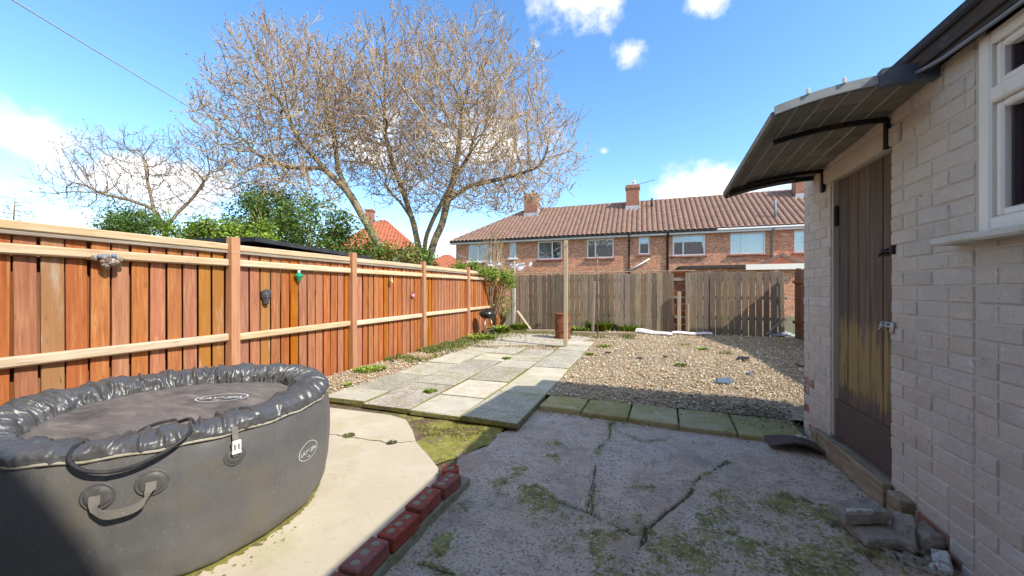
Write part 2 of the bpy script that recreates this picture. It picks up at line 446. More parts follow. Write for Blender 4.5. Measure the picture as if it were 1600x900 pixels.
mat('white_print', (.72, .72, .70), rough=.6)
mat('white_plastic', (.74, .74, .72), [((.5, .48, .42), 12, .55, .7, .6)], rough=.45)
mat('kettle', (.016, .016, .018), [((.06, .05, .04), 10, .55, .7, .5)], rough=.28, spec=.6)
mat('chrome', (.5, .5, .5), [((.3, .18, .1), 20, .55, .7, .6)], rough=.35, metallic=.9)
mat('rust', (.19, .07, .035), [((.13, .04, .02), 6, .42, .68, .85), ((.32, .12, .05), 9, .5, .7, .75), ((.30, .20, .17), 5, .6, .72, .6)], rough=.85, bump=(28, .6, .012))
mat('rust_rod', (.22, .10, .06), [((.34, .27, .21), 12, .45, .65, .8)], rough=.85, metallic=.2, bump=(40, .4, .004))
mat('concrete', (.45, .43, .38), [((.32, .3, .24), 8, .45, .7, .7)], rough=.9, bump=(60, .5, .008))
mat('rubble', (.33, .29, .24), [((.2, .17, .13), 10, .42, .68, .8), ((.22, .22, .08), 5, .55, .72, .55), ((.6, .56, .5), 22, .64, .7, .7)], rough=.92, bump=(45, .9, .014), rnd=.14)
mat('rubble_white', (.62, .6, .57), [((.3, .26, .21), 24, .48, .6, .9)], rough=.9, bump=(45, .8, .012))
mat('brown_tile', (.10, .058, .046), [((.06, .036, .03), 8, .45, .7, .7), ((.2, .15, .12), 26, .6, .7, .6)], rough=.85, bump=(50, .4, .005))
mat('bark', (.27, .205, .125), [((.15, .115, .08), 7, .42, .62, .85), ((.42, .32, .12), 3.2, .5, .68, .75), ((.32, .28, .22), 16, .55, .7, .7)], rough=.92, bump=(16, 1.0, .03))
mat('twig', (.50, .375, .235), [((.34, .24, .15), 1.3, .42, .65, .8), ((.50, .37, .16), .9, .52, .7, .6)], rough=.85)
mat('twig_far', (.22, .18, .145), [((.15, .12, .1), 1.3, .42, .65, .8)], rough=.85)
mat('bud', (.34, .18, .09), rough=.8)
mat('leaf', (.1, .2, .05), attr='tint', rough=.5, trans=.25, spec=.4)
mat('dark_shed', (.03, .032, .036), [((.06, .06, .065), 4, .45, .7, .7)], rough=.8, bump=(60, .4, .005))
mat('shed_timber', (.16, .10, .06), [((.1, .06, .04), 4, .45, .7, .8, (1, 1, 9))], rough=.9, bump=(12, .6, .01, (1, 1, 9)))
mat('roof_tile', (.25, .15, .107), [((.18, .105, .08), 2.2, .42, .66, .8), ((.33, .20, .15), 4.5, .52, .7, .7), ((.30, .25, .20), 9, .6, .72, .6), ((.12, .07, .06), 5, .62, .74, .7)], rough=.9, bump=(14, .5, .02))
mat('roof_red', (.42, .135, .07), [((.32, .09, .05), 3, .42, .66, .8), ((.5, .2, .1), 6, .55, .7, .7)], rough=.9, bump=(14, .5, .02))
brick_mat('house_brick', (.68, .29, .145), (.33, .11, .06), (.56, .44, .33))
brick_mat('chimney_brick', (.36, .12, .065), (.26, .085, .05), (.33, .25, .2))
mat('white_frame', (.76, .76, .75), rough=.4)
mat('mauve_sill', (.30, .09, .09), rough=.8)
mat('lead', (.40, .41, .43), [((.6, .6, .6), 3, .5, .7, .7)], rough=.6, metallic=.2)
mat('black_pipe', (.025, .025, .027), rough=.5)
mat('grey_pipe', (.22, .23, .25), rough=.5)
mat('cable', (.45, .46, .48), rough=.6)
mat('white_sheet', (.72, .66, .63), [((.5, .45, .42), 8, .5, .7, .6)], rough=.6, bump=(12, .4, .02))
mat('tarp', (.33, .34, .36), [((.2, .2, .22), 8, .5, .7, .6)], rough=.5, bump=(14, .6, .03))
mat('ball', (.55, .62, .08), rough=.9)
mat('green_glass', (.015, .30, .13), rough=.15, spec=.6)
mat('dark_ornament', (.05, .05, .055), [((.16, .16, .17), 30, .5, .65, .8)], rough=.5, bump=(60, .6, .01))
mat('stone_ornament', (.34, .26, .19), [((.14, .10, .08), 26, .45, .6, .9), ((.52, .47, .42), 34, .55, .65, .8)], rough=.85, bump=(60, .8, .012))
mat('blue_ornament', (.16, .21, .30), rough=.4)
mat('pink_ornament', (.55, .25, .28), rough=.35)
mat('brass_ornament', (.5, .38, .14), rough=.45, metallic=.4)
mat('litter_blue', (.12, .16, .22), rough=.6)
mat('litter_dark', (.04, .035, .035), rough=.8)
mat('cloth_white', (.75, .72, .74), rough=.9)
glass_mat('glass', (.55, .6, .62), .42)
glass_mat('glass_far', (.8, .84, .86), .10, .02)


def side_moss(name):
    """paving slabs: green algae on the cut sides"""
    m = MATS[name]; t = m.node_tree; b = t.nodes[m['bsdf']]; src = b.inputs['Base Color'].links[0].from_socket
    g = nd(t, 'ShaderNodeNewGeometry'); z = nd(t, 'ShaderNodeSeparateXYZ', {0: g.outputs['True Normal']}).outputs[2]
    n = nd(t, 'ShaderNodeTexNoise', {'Vector': g.outputs['Position'], 'Scale': 18.0, 'Detail': 5.0}).outputs[0]
    mc = mixc(t, smooth(t, n, .4, .65), (.20, .20, .035, 1), (.13, .11, .06, 1))
    t.links.new(mixc(t, smooth(t, z, .85, .55, 0, .9), src, mc), b.inputs['Base Color'])


side_moss('slab'); side_moss('slab_smooth')


def door_stain():
    """golden bare timber where the dark stain has worn off the lower boards"""
    m = MATS['door_wood']; t = m.node_tree; b = t.nodes[m['bsdf']]; src = b.inputs['Base Color'].links[0].from_socket
    pos = nd(t, 'ShaderNodeNewGeometry').outputs['Position']; z = nd(t, 'ShaderNodeSeparateXYZ', {0: pos}).outputs[2]
    st = nd(t, 'ShaderNodeVectorMath', {0: pos, 1: (14.0, 14.0, 1.4)}, operation='MULTIPLY').outputs[0]
    n = nd(t, 'ShaderNodeTexNoise', {'Vector': st, 'Scale': 2.2, 'Detail': 6.0, 'Roughness': .65}).outputs[0]
    band = mth(t, 'MULTIPLY', smooth(t, z, 1.30, .85), smooth(t, z, .36, .60))
    f = smooth(t, mth(t, 'ADD', mth(t, 'MULTIPLY', band, .55), mth(t, 'MULTIPLY', mth(t, 'SUBTRACT', n, .5), 1.5)), .30, .55, 0, .9)
    t.links.new(mixc(t, f, src, (.33, .225, .08, 1)), b.inputs['Base Color'])


door_stain()


def concrete_yard_material():
    m = mat('yard', (.63, .51, .395), [((.45, .345, .255), 8, .44, .64, .85), ((.64, .54, .47), 2.3, .48, .7, .8), ((.19, .145, .115), 60, .52, .62, .8), ((.66, .58, .52), 75, .56, .66, .75), ((.45, .45, .47), 1.1, .56, .72, .4), ((.27, .2, .15), 22, .56, .7, .7), ((.50, .36, .27), 3.2, .5, .66, .6), ((.33, .29, .26), 1.7, .52, .7, .6)], rough=.88, bump=(60, 1.0, .016), bump2=(14, .7, .025))
    t = m.node_tree; b = t.nodes[m['bsdf']]; src = b.inputs['Base Color'].links[0].from_socket
    pos = nd(t, 'ShaderNodeNewGeometry').outputs['Position']
    mo = nd(t, 'ShaderNodeAttribute', attribute_name='moss').outputs['Fac']
    n = nd(t, 'ShaderNodeTexNoise', {'Vector': pos, 'Scale': 55.0, 'Detail': 6.0, 'Roughness': .7}).outputs[0]
    n2 = nd(t, 'ShaderNodeTexNoise', {'Vector': pos, 'Scale': 13.0, 'Detail': 5.0}).outputs[0]
    mc = mixc(t, smooth(t, n2, .35, .65), (.10, .115, .012, 1), (.29, .28, .06, 1))
    mc = mixc(t, smooth(t, n, .6, .75, 0, .6), mc, (.15, .11, .06, 1))
    f = smooth(t, mth(t, 'ADD', mo, mth(t, 'MULTIPLY', mth(t, 'SUBTRACT', n, .5), 3.4)), .48, 1.0, 0, .88)
    c = mixc(t, f, src, mc)
    cr = nd(t, 'ShaderNodeAttribute', attribute_name='crack').outputs['Fac']
    c = mixc(t, smooth(t, cr, .35, .85, 0, .85), c, (.07, .06, .04, 1))
    t.links.new(c, b.inputs['Base Color'])


concrete_yard_material()

# ============================================================ SETTING: ground
def plate(name, poly, z0, z1, m, parent=None):
    return MB().prism(poly, z0, z1).build(name, m, parent)


structure(plate('ground', [(-1500, -1500), (1500, -1500), (1500, 1500), (-1500, 1500)], -.40, -.16, 'grass_ground'))


def height_sheet(name, x0, x1, y0, y1, nx, ny, z, amp, m, seed, cells=6, clip=None, tagfun=None):
    rng = np.random.default_rng(seed)
    X, Y = np.meshgrid(np.linspace(x0, x1, nx), np.linspace(y0, y1, ny))
    Z = z + amp * (vnoise(nx, ny, cells, cells, rng, 5, .55) - .5) * 2
    V = np.stack([X, Y, Z], -1).reshape(-1, 3)
    i = np.arange((ny - 1) * (nx - 1)); r, c = i // (nx - 1), i % (nx - 1)
    a = r * nx + c
    F = np.stack([a, a + 1, a + nx + 1, a + nx], -1)
    if clip is not None:
        cen = V[F].mean(1); F = F[clip(cen[:, 0], cen[:, 1])]
    me = npmesh(name, V, F, True)
    return structure(link(name, me, m)), V


height_sheet('soil', -4.75, 4.1, 2.2, 12.6, 180, 210, -.085, .02, 'soil', 3, 10, clip=lambda x, y: ((x < -1.3) | (y > 4.2)))
height_sheet('moss_patch', -2.5, -1.2, 2.3, 3.42, 110, 100, -.072, .022, 'moss_bright', 8, 7, clip=lambda x, y: (x + y * .95 > .62) & (x < -1.28 + .5 * (y - 3.0) * (y < 3.0)))

# cracked concrete yard in the building's shadow: fine grid with moss cushions and real cracks


def concrete_yard():
    x0, x1, y0, y1 = -1.62, 1.47, 1.1, 4.16
    nx, ny = 320, 316
    rng = np.random.default_rng(5)
    xs, ys = np.linspace(x0, x1, nx), np.linspace(y0, y1, ny)
    X, Y = np.meshgrid(xs, ys)
    big = vnoise(nx, ny, 4, 4, rng, 4, .5); fine = vnoise(nx, ny, 30, 30, rng, 4, .6); mid = vnoise(nx, ny, 9, 9, rng, 5, .6)
    Z = -.08 + (big - .5) * .035 + (fine - .5) * .010

    def dist(pts, wob=.0):
        D = np.full(X.shape, 9.0)
        for p, q in zip(pts[:-1], pts[1:]):
            p, q = np.array(p[:2]), np.array(q[:2]); d = q - p; L = (d * d).sum()
            tt = np.clip(((X - p[0]) * d[0] + (Y - p[1]) * d[1]) / L, 0, 1)
            D = np.minimum(D, np.hypot(X - p[0] - tt * d[0], Y - p[1] - tt * d[1]))
        return D
    wx = (vnoise(nx, ny, 26, 26, rng, 4, .65) - .5) * .10
    cracks = [([G(*p, -.08) for p in [(1138, 721), (1112, 738), (1085, 755), (1078, 775), (1050, 797), (1012, 825), (1000, 855), (985, 900)]], .0065),
              ([G(*p, -.08) for p in [(838, 762), (870, 785), (910, 798), (950, 815), (985, 832), (1010, 838)]], .004),
              ([G(*p, -.08) for p in [(610, 872), (660, 880), (700, 893), (735, 905)]], .006),
              ([G(*p, -.08) for p in [(955, 660), (952, 685), (935, 700), (930, 730), (925, 770), (922, 800)]], .004),
              ([G(*p, -.08) for p in [(690, 745), (715, 715), (745, 690), (775, 668)]], .008),
              ([G(*p, -.08) for p in [(960, 672), (1000, 690), (1040, 688)]], .004)]
    crack = np.zeros(X.shape); near = np.full(X.shape, 9.0)
    for pts, w in cracks:
        D = np.abs(dist(pts) + wx * .45)
        crack = np.maximum(crack, np.clip(1.6 - D / w, 0, 1)); near = np.minimum(near, D)
    Z -= crack * .016
    # moss likes the cracks, the damp edge at the kerb and the strip along the wall
    spots = [(1190, 800, .42), (1250, 840, .40), (1100, 850, .30), (1000, 830, .18), (900, 835, .22), (770, 760, .22), (700, 790, .12), (1130, 790, .2), (930, 900, .2), (1330, 870, .3), (690, 840, .12), (860, 690, .1), (1060, 880, .28), (1000, 760, .1), (1220, 885, .34), (1150, 830, .3), (1290, 800, .2), (840, 800, .14), (880, 720, .12), (1000, 890, .2)]
    wa = (vnoise(nx, ny, 7, 7, rng, 5, .7) - .5) * 3; wb_ = (vnoise(nx, ny, 7, 7, rng, 5, .7) - .5) * 3
    moss = .46 * np.exp(-(near / .045) ** 2)
    for px, py, r in spots:
        c = G(px, py, -.08); moss = np.maximum(moss, .85 * np.exp(-(((X - c.x + wa * 1.6 * r) ** 2 + (Y - c.y + wb_ * 1.6 * r) ** 2 * 1.3) / (r * .8) ** 2)))
    moss += .30 * np.exp(-((Y - 4.0) / .16) ** 2) + .10 * np.exp(-((X - 1.45) / .3) ** 2)
    moss = np.clip(moss * (1.15 + (mid - .5) * 2.0) + (mid - .47) * .75 + .10 * np.clip((3.2 - Y) / 1.5, 0, 1), 0, 1)
    lump = np.clip(moss - .42, 0, 1)
    Z += lump * .022 + lump * (fine - .5) * .05
    # a thumb-sized scar here and there
    for px, py, r in [(1085, 690, .045), (1010, 700, .02), (560, 0, 0)]:
        if r:
            c = G(px, py, -.08); d = np.hypot(X - c.x, (Y - c.y)); k = np.clip(1.3 - d / r + (fine - .5) * 1.2, 0, 1); Z -= k * .012; moss = np.maximum(moss, k * .62); crack = np.maximum(crack, k * .45)
    V = np.stack([X, Y, Z], -1).reshape(-1, 3)
    i = np.arange((ny - 1) * (nx - 1)); r, c = i // (nx - 1), i % (nx - 1); a = r * nx + c
    F = np.stack([a, a + 1, a + nx + 1, a + nx], -1)
    cen = V[F].mean(1)
    # the broken edge runs along the mossy soil at the left and the paving at the back
    ed = -1.18 + (np.interp(cen[:, 1], [1.1, 2.3, 2.5, 2.75, 3.1, 3.3, 4.2], [0, 0, -.14, -.30, -.28, -.1, 0.0])) + .04 * np.sin(cen[:, 1] * 17) * np.clip(cen[:, 1] - 2.3, 0, .5)
    F = F[cen[:, 0] > ed]
    me = npmesh('concrete_yard', V, F, True); fattr(me, 'moss', moss); fattr(me, 'crack', crack)
    o = structure(link('concrete_yard', me, 'yard'))
    # the same slab nearer the house, out of view
    rest = plate('concrete_strip', [(-1.18, -.6), (1.47, -.6), (1.47, 1.098), (-1.18, 1.098)], -.15, -.082, 'pad', o)
    return o


concrete_yard()

# pale concrete pad under the tub, one crack across its corner


def concrete_pad():
    poly = [(-3.95, 3.20), (-3.36, 3.22), (-2.9, 3.235), (-2.51, 3.245), (-2.27, 3.18), (-2.05, 2.97), (-1.85, 2.74), (-1.62, 2.56), (-1.43, 2.40), (-1.33, 2.20), (-1.29, 1.6), (-1.29, -.6), (-4.48, -.6), (-4.48, 3.1)]
    o = structure(MB().prism(poly, -.15, -.03).build('concrete_pad', 'pad'))
    c0, c1, c2, c3 = G(515, 678, -.03), G(560, 684, -.03), G(615, 693, -.03), G(660, 688, -.03)
    mb = MB(); pts = []
    for a, b, in ((c0, c1), (c1, c2), (c2, c3)):
        for k in range(8): pts.append(a.lerp(b, k / 8) + Vector((0, random.uniform(-.012, .012), 0)))
    for side in (1, -1):
        pass
    V, F = [], []
    for k, p in enumerate(pts):
        w = .004 + .006 * random.random() * (1 if k < 18 else .3)
        V += [(p.x, p.y + w, -.0285), (p.x, p.y - w, -.0285)]
        if k: F.append([2 * k - 2, 2 * k - 1, 2 * k + 1, 2 * k])
    link('crack', pymesh('crack', V, F), 'soil', o)
    return o


pad = concrete_pad()

# gravel: bed sheets and pebbles


def in_gravel(x, y):
    right = (x > -1.11) & (y > 4.46) & (x < 3.9) & (y < 12.0)
    left = (x < -3.66) & (x > -4.5) & (y > 2.9) & (y < 11.2)
    far = (x < -1.75) & (x > -3.7) & (y > 7.75) & (y < 10.8)
    far2 = (x > -1.8) & (x < -1.0) & (y > 9.2) & (y < 10.8)
    return right | left | far | far2


height_sheet('gravel', -4.55, 3.95, 2.9, 12.1, 190, 200, -.028, .018, 'gravel_bed', 9, 9, clip=in_gravel)


def pebbles():
    rng = np.random.default_rng(21)
    N = 105000
    x = rng.uniform(-4.5, 3.9, N); y = rng.uniform(2.9, 12.0, N)
    vis = (x < .40 * y + .35) & (x > -4.5)
    dens = np.clip((6.2 / y) ** 1.6, .12, 1.0)
    far = (y > 7.6) & (x < -1.0)
    dens = np.where(far, dens * .45, dens)
    clump = np.sin(x * 2.1 + 1.3) * np.sin(y * 1.7) + .6 * np.sin(x * 5.3 + y * 3.1)
    dens = dens * np.where(clump < -.9, .45, 1)
    k = in_gravel(x, y) & vis & (rng.random(N) < dens)
    x, y = x[k], y[k]; n = len(x)
    s = rng.gamma(6, 1 / 6, n) * .0115 * (1 + .05 * np.clip(y - 5, 0, 8))
    # squashed octahedra with a belt: 10 verts, 16 tris
    ang = np.arange(6) * PI / 3
    base = np.array([[math.cos(a), math.sin(a), .12 * (-1) ** i] for i, a in enumerate(ang)] + [[.25, .1, .62], [-.2, -.1, -.6]])
    F0 = np.array([[i, (i + 1) % 6, 6] for i in range(6)] + [[(i + 1) % 6, i, 7] for i in range(6)])
    th = rng.uniform(0, 2 * PI, n); el = rng.uniform(.6, 1.0, n); fl = rng.uniform(.55, 1.0, n)
    P = base[None] * (1 + rng.normal(0, .13, (n, 8, 1)))
    P[:, :, 1] *= el[:, None]; P[:, :, 2] *= fl[:, None]
    tl = rng.normal(0, .35, n)
    ct, st = np.cos(tl)[:, None], np.sin(tl)[:, None]
    yy = P[:, :, 1] * ct - P[:, :, 2] * st; zz = P[:, :, 1] * st + P[:, :, 2] * ct
    c, s_ = np.cos(th)[:, None], np.sin(th)[:, None]
    xx = P[:, :, 0] * c - yy * s_; yy = P[:, :, 0] * s_ + yy * c
    V = np.stack([xx, yy, zz], -1) * s[:, None, None]
    V[:, :, 0] += x[:, None]; V[:, :, 1] += y[:, None]; V[:, :, 2] += (-.022 + rng.uniform(0, .022, n))[:, None]
    F = (F0[None] + (np.arange(n) * 8)[:, None, None]).reshape(-1, 3)
    me = npmesh('pebbles', V.reshape(-1, 3), F)
    pal = np.array([(.55, .43, .27), (.62, .53, .38), (.46, .31, .17), (.36, .24, .14), (.68, .62, .50), (.30, .25, .19), (.50, .36, .19), (.60, .47, .30), (.42, .34, .25)])
    tint = pal[rng.integers(0, len(pal), n)] * rng.uniform(.85, 1.3, (n, 1))
    # damp mossy ground near the kerb and the wall
    d = np.exp(-((y - 4.55) / .35) ** 2) * np.clip((x + .2) / 1.2, 0, 1)
    mix = (rng.random(n) < d * .75)
    tint[mix] = np.array((.16, .15, .07)) * rng.uniform(.7, 1.4, (mix.sum(), 1))
    cattr(me, 'tint', np.repeat(tint, 8, axis=0))
    o = link('gravel_stones', me, 'pebble'); stuff(o); o['label'] = 'loose golden pea gravel spread over the garden'
    return o


pebbles()

structure(plate('paving_bed', [(-3.64, 3.46), (-1.14, 3.40), (-1.14, 9.25), (-1.75, 9.25), (-1.78, 7.72), (-3.62, 7.55)], -.07, -.014, 'moss'))
# paving: columns of slabs, each slab a piece of its own
paving = structure(link('paving', None, loc=(-2.4, 5.5, -.05)))


def slab(x0, x1, y0, y1, dz=0, tilt=(0, 0), rough=None):
    g = .008
    d = (x1 - x0 - 2 * g, y1 - y0 - 2 * g, .055)
    V, F = cbox(d, .006)
    for v in V:
        v[0] += random.uniform(-.004, .004); v[1] += random.uniform(-.004, .004)
    m = random.choice(['slab', 'slab', 'slab_smooth']) if rough is None else rough
    return link('slab', pymesh('slab', V, F), m, paving, loc=((x0 + x1) / 2, (y0 + y1) / 2, -.0275 + dz), rot=(tilt[0], tilt[1], random.uniform(-.004, .004)))


colx = [(-1.745, -1.12), (-2.38, -1.755), (-3.02, -2.39), (-3.66, -3.03)]
joints = [[3.37, 4.42, 5.37, 6.0, 6.95, 7.85, 8.65, 9.3], [3.38, 4.02, 4.83, 5.78, 6.4, 7.05, 7.75], [3.41, 4.42, 5.32, 6.22, 6.95, 7.75], [3.44, 3.92, 4.83, 5.73, 6.63, 7.6]]
kinds = [['slab', 'slab_smooth', 'slab_smooth', 'slab', 'slab', 'slab', 'slab_smooth'], ['slab_smooth', 'slab_smooth', 'slab', 'slab_smooth', 'slab', 'slab'],
         ['slab', 'slab', 'slab', 'slab_smooth', 'slab'], ['slab_smooth', 'slab', 'slab', 'slab_smooth', 'slab']]
for (a, b), js, ks in zip(colx, joints, kinds):
    for i, (p, q) in enumerate(zip(js[:-1], js[1:])):
        slab(a, b, p, q, dz=random.uniform(-.006, .008), tilt=(random.uniform(-.006, .006), random.uniform(-.006, .006)), rough=ks[i])

# worn concrete patch round the drum, between the paving and the sleepers
pt = [G(*p, -.02) for p in [(700, 540), (745, 529), (800, 522), (850, 521), (905, 524), (925, 530), (885, 541), (820, 540), (770, 541)]]
structure(plate('concrete_patch', [(p.x, p.y) for p in pt], -.10, -.004, 'slab'))

# mossy kerb between yard and gravel
kerb = thing('stone_edging', (.1, 4.2, -.1), 'row of mossy green edging stones between the concrete yard and the gravel', 'edging')
kx = [-1.10, -.61, -.12, .36, .86, 1.42]
for i, (a, b) in enumerate(zip(kx[:-1], kx[1:])):
    y0 = 4.03 - .035 * i; y1 = 4.50 + .012 * i
    mb = MB(); V, F = cbox((b - a - .016, y1 - y0, .10), .010)
    o = link('edging_stone', pymesh('edging_stone', V, F), 'edging_stone', kerb, loc=((a + b) / 2, (y0 + y1) / 2, -.068 - .004 * i), rot=(random.uniform(-.02, .02), random.uniform(-.012, .012), -.05 + random.uniform(-.015, .015)))

# brick edging of the pad
bedge = thing('brick_edging', (-1.24, 1.5, -.1), 'row of red bricks with mortar filled holes edging the pale concrete pad', 'edging')
V, F = cbox((.112, .222, .078), .006)
for v in V: v[0] += random.uniform(-.002, .002)
brick_me = pymesh('brick', V, F)
pl_ = MB().lathe([(.001, .0035), (.017, .003), (.021, 0), (.021, -.004)], n=11)
pl_.V = [Vector((v.x * (1 + .22 * math.sin(3.1 * k % 11 + 1)), v.y * (1 + .22 * math.cos(2.3 * (k % 11))), v.z)) for k, v in enumerate(pl_.V)]
plug_me = pl_.mesh('mortar_plug', True)
by = [.70, .935, 1.17, 1.41, 1.655, 1.905, 2.14]
for i, y in enumerate(by):
    x = -1.237 + (.012, .0, .004, .0, .012, .002, .022)[i]; rz = (.01, .02, -.02, .0, -.035, .0, -.09)[i]
    L = 1.0 if i < 6 else .85
    z = .012 + (-.002, .002, .0, .003, -.004, .004, -.002)[i]
    b = link('brick', brick_me, 'red_brick', bedge, loc=(x, y, z), rot=(random.uniform(-.015, .015), random.uniform(-.02, .02), rz), scale=(1, L, 1))
    for k in (-1, 0, 1):
        px_ = x + random.uniform(-.006, .006) - rz * k * .066; py_ = y + k * .066 * L + random.uniform(-.006, .006)
        link('mortar_plug', plug_me, 'mortar', b, loc=(px_, py_, z + .0375), rot=(0, 0, random.random() * 6), scale=(1 + .4 * random.random(), .8 + .4 * random.random(), 1))
V2, F2 = cbox((.11, .10, .078), .008)
b = link('brick', pymesh('brick_end', V2, F2), 'red_brick', bedge, loc=(-1.262, 2.285, .010), rot=(.01, .0, .42))
link('mortar_plug', plug_me, 'mortar', b, loc=(-1.262, 2.285, .0475), rot=(0, 0, 1), scale=(1.5, 1.1, 1))
mb = MB(); rr = random.Random(3)
pts = [(-1.30, .58), (-1.175, .58)]
seg = [(-1.168 + .01 * rr.uniform(-1, 1) + .02 * (y > 2), y) for y in np.arange(.6, 2.36, .06)]
poly = [(-1.285, .58)] + seg + [(-1.24, 2.36), (-1.30, 2.34), (-1.29, 2.2)]
mb.prism(poly, -.12, -.032).build('mortar_bed', 'mortar', bedge)

# ============================================================ OUTBUILDING on the right
XW = 1.47
ob = thing('outbuilding', (2.6, 1.8, -.1), 'single storey outbuilding of cream painted brick along the right side', 'outbuilding')
core = MB()
Y0, Y1, ZT = .35, 4.28, 2.475
DY0, DY1, DZ0, DZ1 = 2.965, 3.75, .10, 2.19      # door opening
WY1, WZ0, WZ1 = 2.30, 1.535, 2.44                 # window opening (its near end is out of the frame)
TH = .11
xw = XW + .006                                    # mortar plane, the bricks stand proud of it


def wallbox(y0, y1, z0, z1):
    core.box((xw + TH / 2, (y0 + y1) / 2, (z0 + z1) / 2), (TH, y1 - y0, z1 - z0), b=.001)


wallbox(DY1, Y1, -.15, ZT); wallbox(DY0, DY1, DZ1, ZT); wallbox(WY1, DY0, -.15, ZT); wallbox(Y0, WY1, -.15, WZ0); wallbox(DY0, DY1, -.15, DZ0 - .06)
core.box((3.2, Y1 - .055, 1.1), (3.3, .11, 2.55), b=.001)     # far end wall
core.box((4.3, 2.3, 1.1), (.11, 3.9, 2.55), b=.001)
core.box((2.9, Y0 + .05, 1.1), (2.7, .11, 2.55), b=.001)
wall = core.build('wall', 'paint_joint', ob)
# bricks in stretcher bond, closers at the openings
CH, BL = .0845, .232
bm_list = []
for k in range(4):
    V, F = cbox((.030, BL - .007, CH - .006), .006)
    rk = random.Random(k)
    V = [(v[0], v[1] + rk.uniform(-.0015, .0015), v[2] + rk.uniform(-.0015, .0015)) for v in V]
    bm_list.append(pymesh('brick', V, F))
nb = 0
z = -.12; row = 0
while z < ZT - .04:
    h = min(CH, ZT - z)
    y = Y1 - (0 if row % 2 == 0 else BL / 2)
    spans = [(Y0, Y1)]
    zc = z + h / 2
    if DZ0 - .1 < zc < DZ1: spans = [(Y0, DY0), (DY1, Y1)]
    if DZ1 <= zc < DZ1 + .12: spans = [(Y0, DY0 - .1), (DY1 + .1, Y1)]
    out = []
    for a, b in spans:
        if WZ0 < zc: a = max(a, WY1 + .045)
        a = max(a, 1.55)                       # nearer than this is out of view
        if b > a:
            out += [(2.35, b), (a, 2.342)] if a < 2.3 < b else [(a, b)]
    for a, b in out:
        e = b
        first = True
        while e > a + .02:
            L = BL if not (first and row % 2) else BL / 2
            if random.random() < .14: L = BL / 2
            s_ = max(a, e - L)
            if s_ - a < .05: s_ = a
            Lr = e - s_
            # low bricks have lost their paint here and there
            mname = 'bare_brick' if ((zc < .06 and random.random() < .3) or (zc < .45 and e > 4.2 and random.random() < .4)) else 'paint_brick'
            me = bm_list[random.randrange(4)]
            o = bpy.data.objects.new('brick', me); COL.objects.link(o)
            if not me.materials: me.materials.append(MATS['paint_brick'])
            o.location = (XW + .015 + random.uniform(-.0025, .0025), (s_ + e) / 2, zc); o.scale = (1, (Lr - .007) / (BL - .007), (h - .006) / (CH - .006))
            o.rotation_euler = (random.uniform(-.006, .006), random.uniform(-.02, .02), random.uniform(-.008, .008))
            if mname == 'bare_brick':
                o.material_slots[0].link = 'OBJECT'; o.material_slots[0].material = MATS['bare_brick']
            o.parent = wall
            nb += 1; first = False; e = s_
    z += h; row += 1
for o in list(COL.objects):
    if o.name.startswith('brick') and o.parent is wall: o.matrix_parent_inverse = WM[wall.name].inverted()
# lintel
boxpart('lintel', (XW + .012, (DY0 + DY1) / 2, DZ1 + .062), (.05, DY1 - DY0 + .19, .118), 'paint_brick', ob, b=.008)

# door: five boards, kick board, hinge, two bolts
door = link('door', MB().box((XW + .072, (DY0 + DY1) / 2, (DZ0 + DZ1) / 2), (.02, DY1 - DY0 - .004, DZ1 - DZ0 - .004), b=.002).mesh('door'), 'door_dark', ob)
nbd = 5; bw = (DY1 - DY0 - .05) / nbd
for k in range(nbd):
    yc = DY0 + .025 + (k + .5) * bw
    boxpart('plank', (XW + .054 + random.uniform(-.002, .002), yc, (DZ0 + .02 + DZ1 - .01) / 2), (.018, bw - .007, DZ1 - DZ0 - .03), 'door_wood', door, b=.004)
boxpart('kick_board', (XW + .038, (DY0 + DY1) / 2 + .006, DZ0 + .155), (.022, DY1 - DY0 - .05, .30), 'door_dark', door, b=.004)
boxpart('frame_stile', (XW + .050, DY0 + .012, (DZ0 + DZ1) / 2), (.04, .022, DZ1 - DZ0), 'door_dark', door, b=.003)
boxpart('frame_stile', (XW + .036, DY1 - .010, (DZ0 + DZ1) / 2), (.05, .018, DZ1 - DZ0), 'paint_joint', door, b=.003)
MB().box((XW + .035, 3.735, 1.90), (.02, .045, .16)).box((XW + .03, 3.73, 1.90), (.024, .022, .17)).build('hinge', 'dark_iron', door)


def bolt(zc, m, ln, scale):
    mb = MB()
    mb.box((XW + .040, DY0 + .10, zc), (.008, ln, .045 * scale), b=.003)
    mb.tube([(XW + .026, DY0 - .045, zc), (XW + .026, DY0 + .16, zc)], .008 * scale, 8)
    for yy in (DY0 + .04, DY0 + .09, DY0 + .14):
        mb.box((XW + .028, yy, zc), (.022, .014, .035 * scale), b=.004)
    mb.tube([(XW + .026, DY0 + .11, zc), (XW + .005, DY0 + .112, zc - .012), (XW - .002, DY0 + .118, zc - .03)], .006 * scale, 8)
    mb.box((XW - .004, DY0 - .03, zc), (.02, .035, .055 * scale), b=.004)
    return mb.build('bolt', m, door, True)


bolt(1.545, 'dark_iron', .13, 1.0)
bolt(1.06, 'galv', .16, 1.25)
# threshold board and blocks at the foot of the door
thr = MB().box((XW - .035, (DY0 + DY1) / 2 + .02, .010), (.05, DY1 - DY0 + .12, .165), b=.006).build('threshold', 'wet_timber', ob)
boxpart('threshold_block', (XW - .02, DY1 + .16, -.005), (.075, .12, .16), 'wet_timber', ob, b=.008)
boxpart('threshold_end', (XW - .02, DY0 - .16, .0), (.10, .13, .17), 'wet_timber', ob, b=.008)

# window
win = MB()
FX = XW - .015
fy1, fz0, fz1, tz = WY1, WZ0 + .02, WZ1, 2.155
fy0 = 1.05


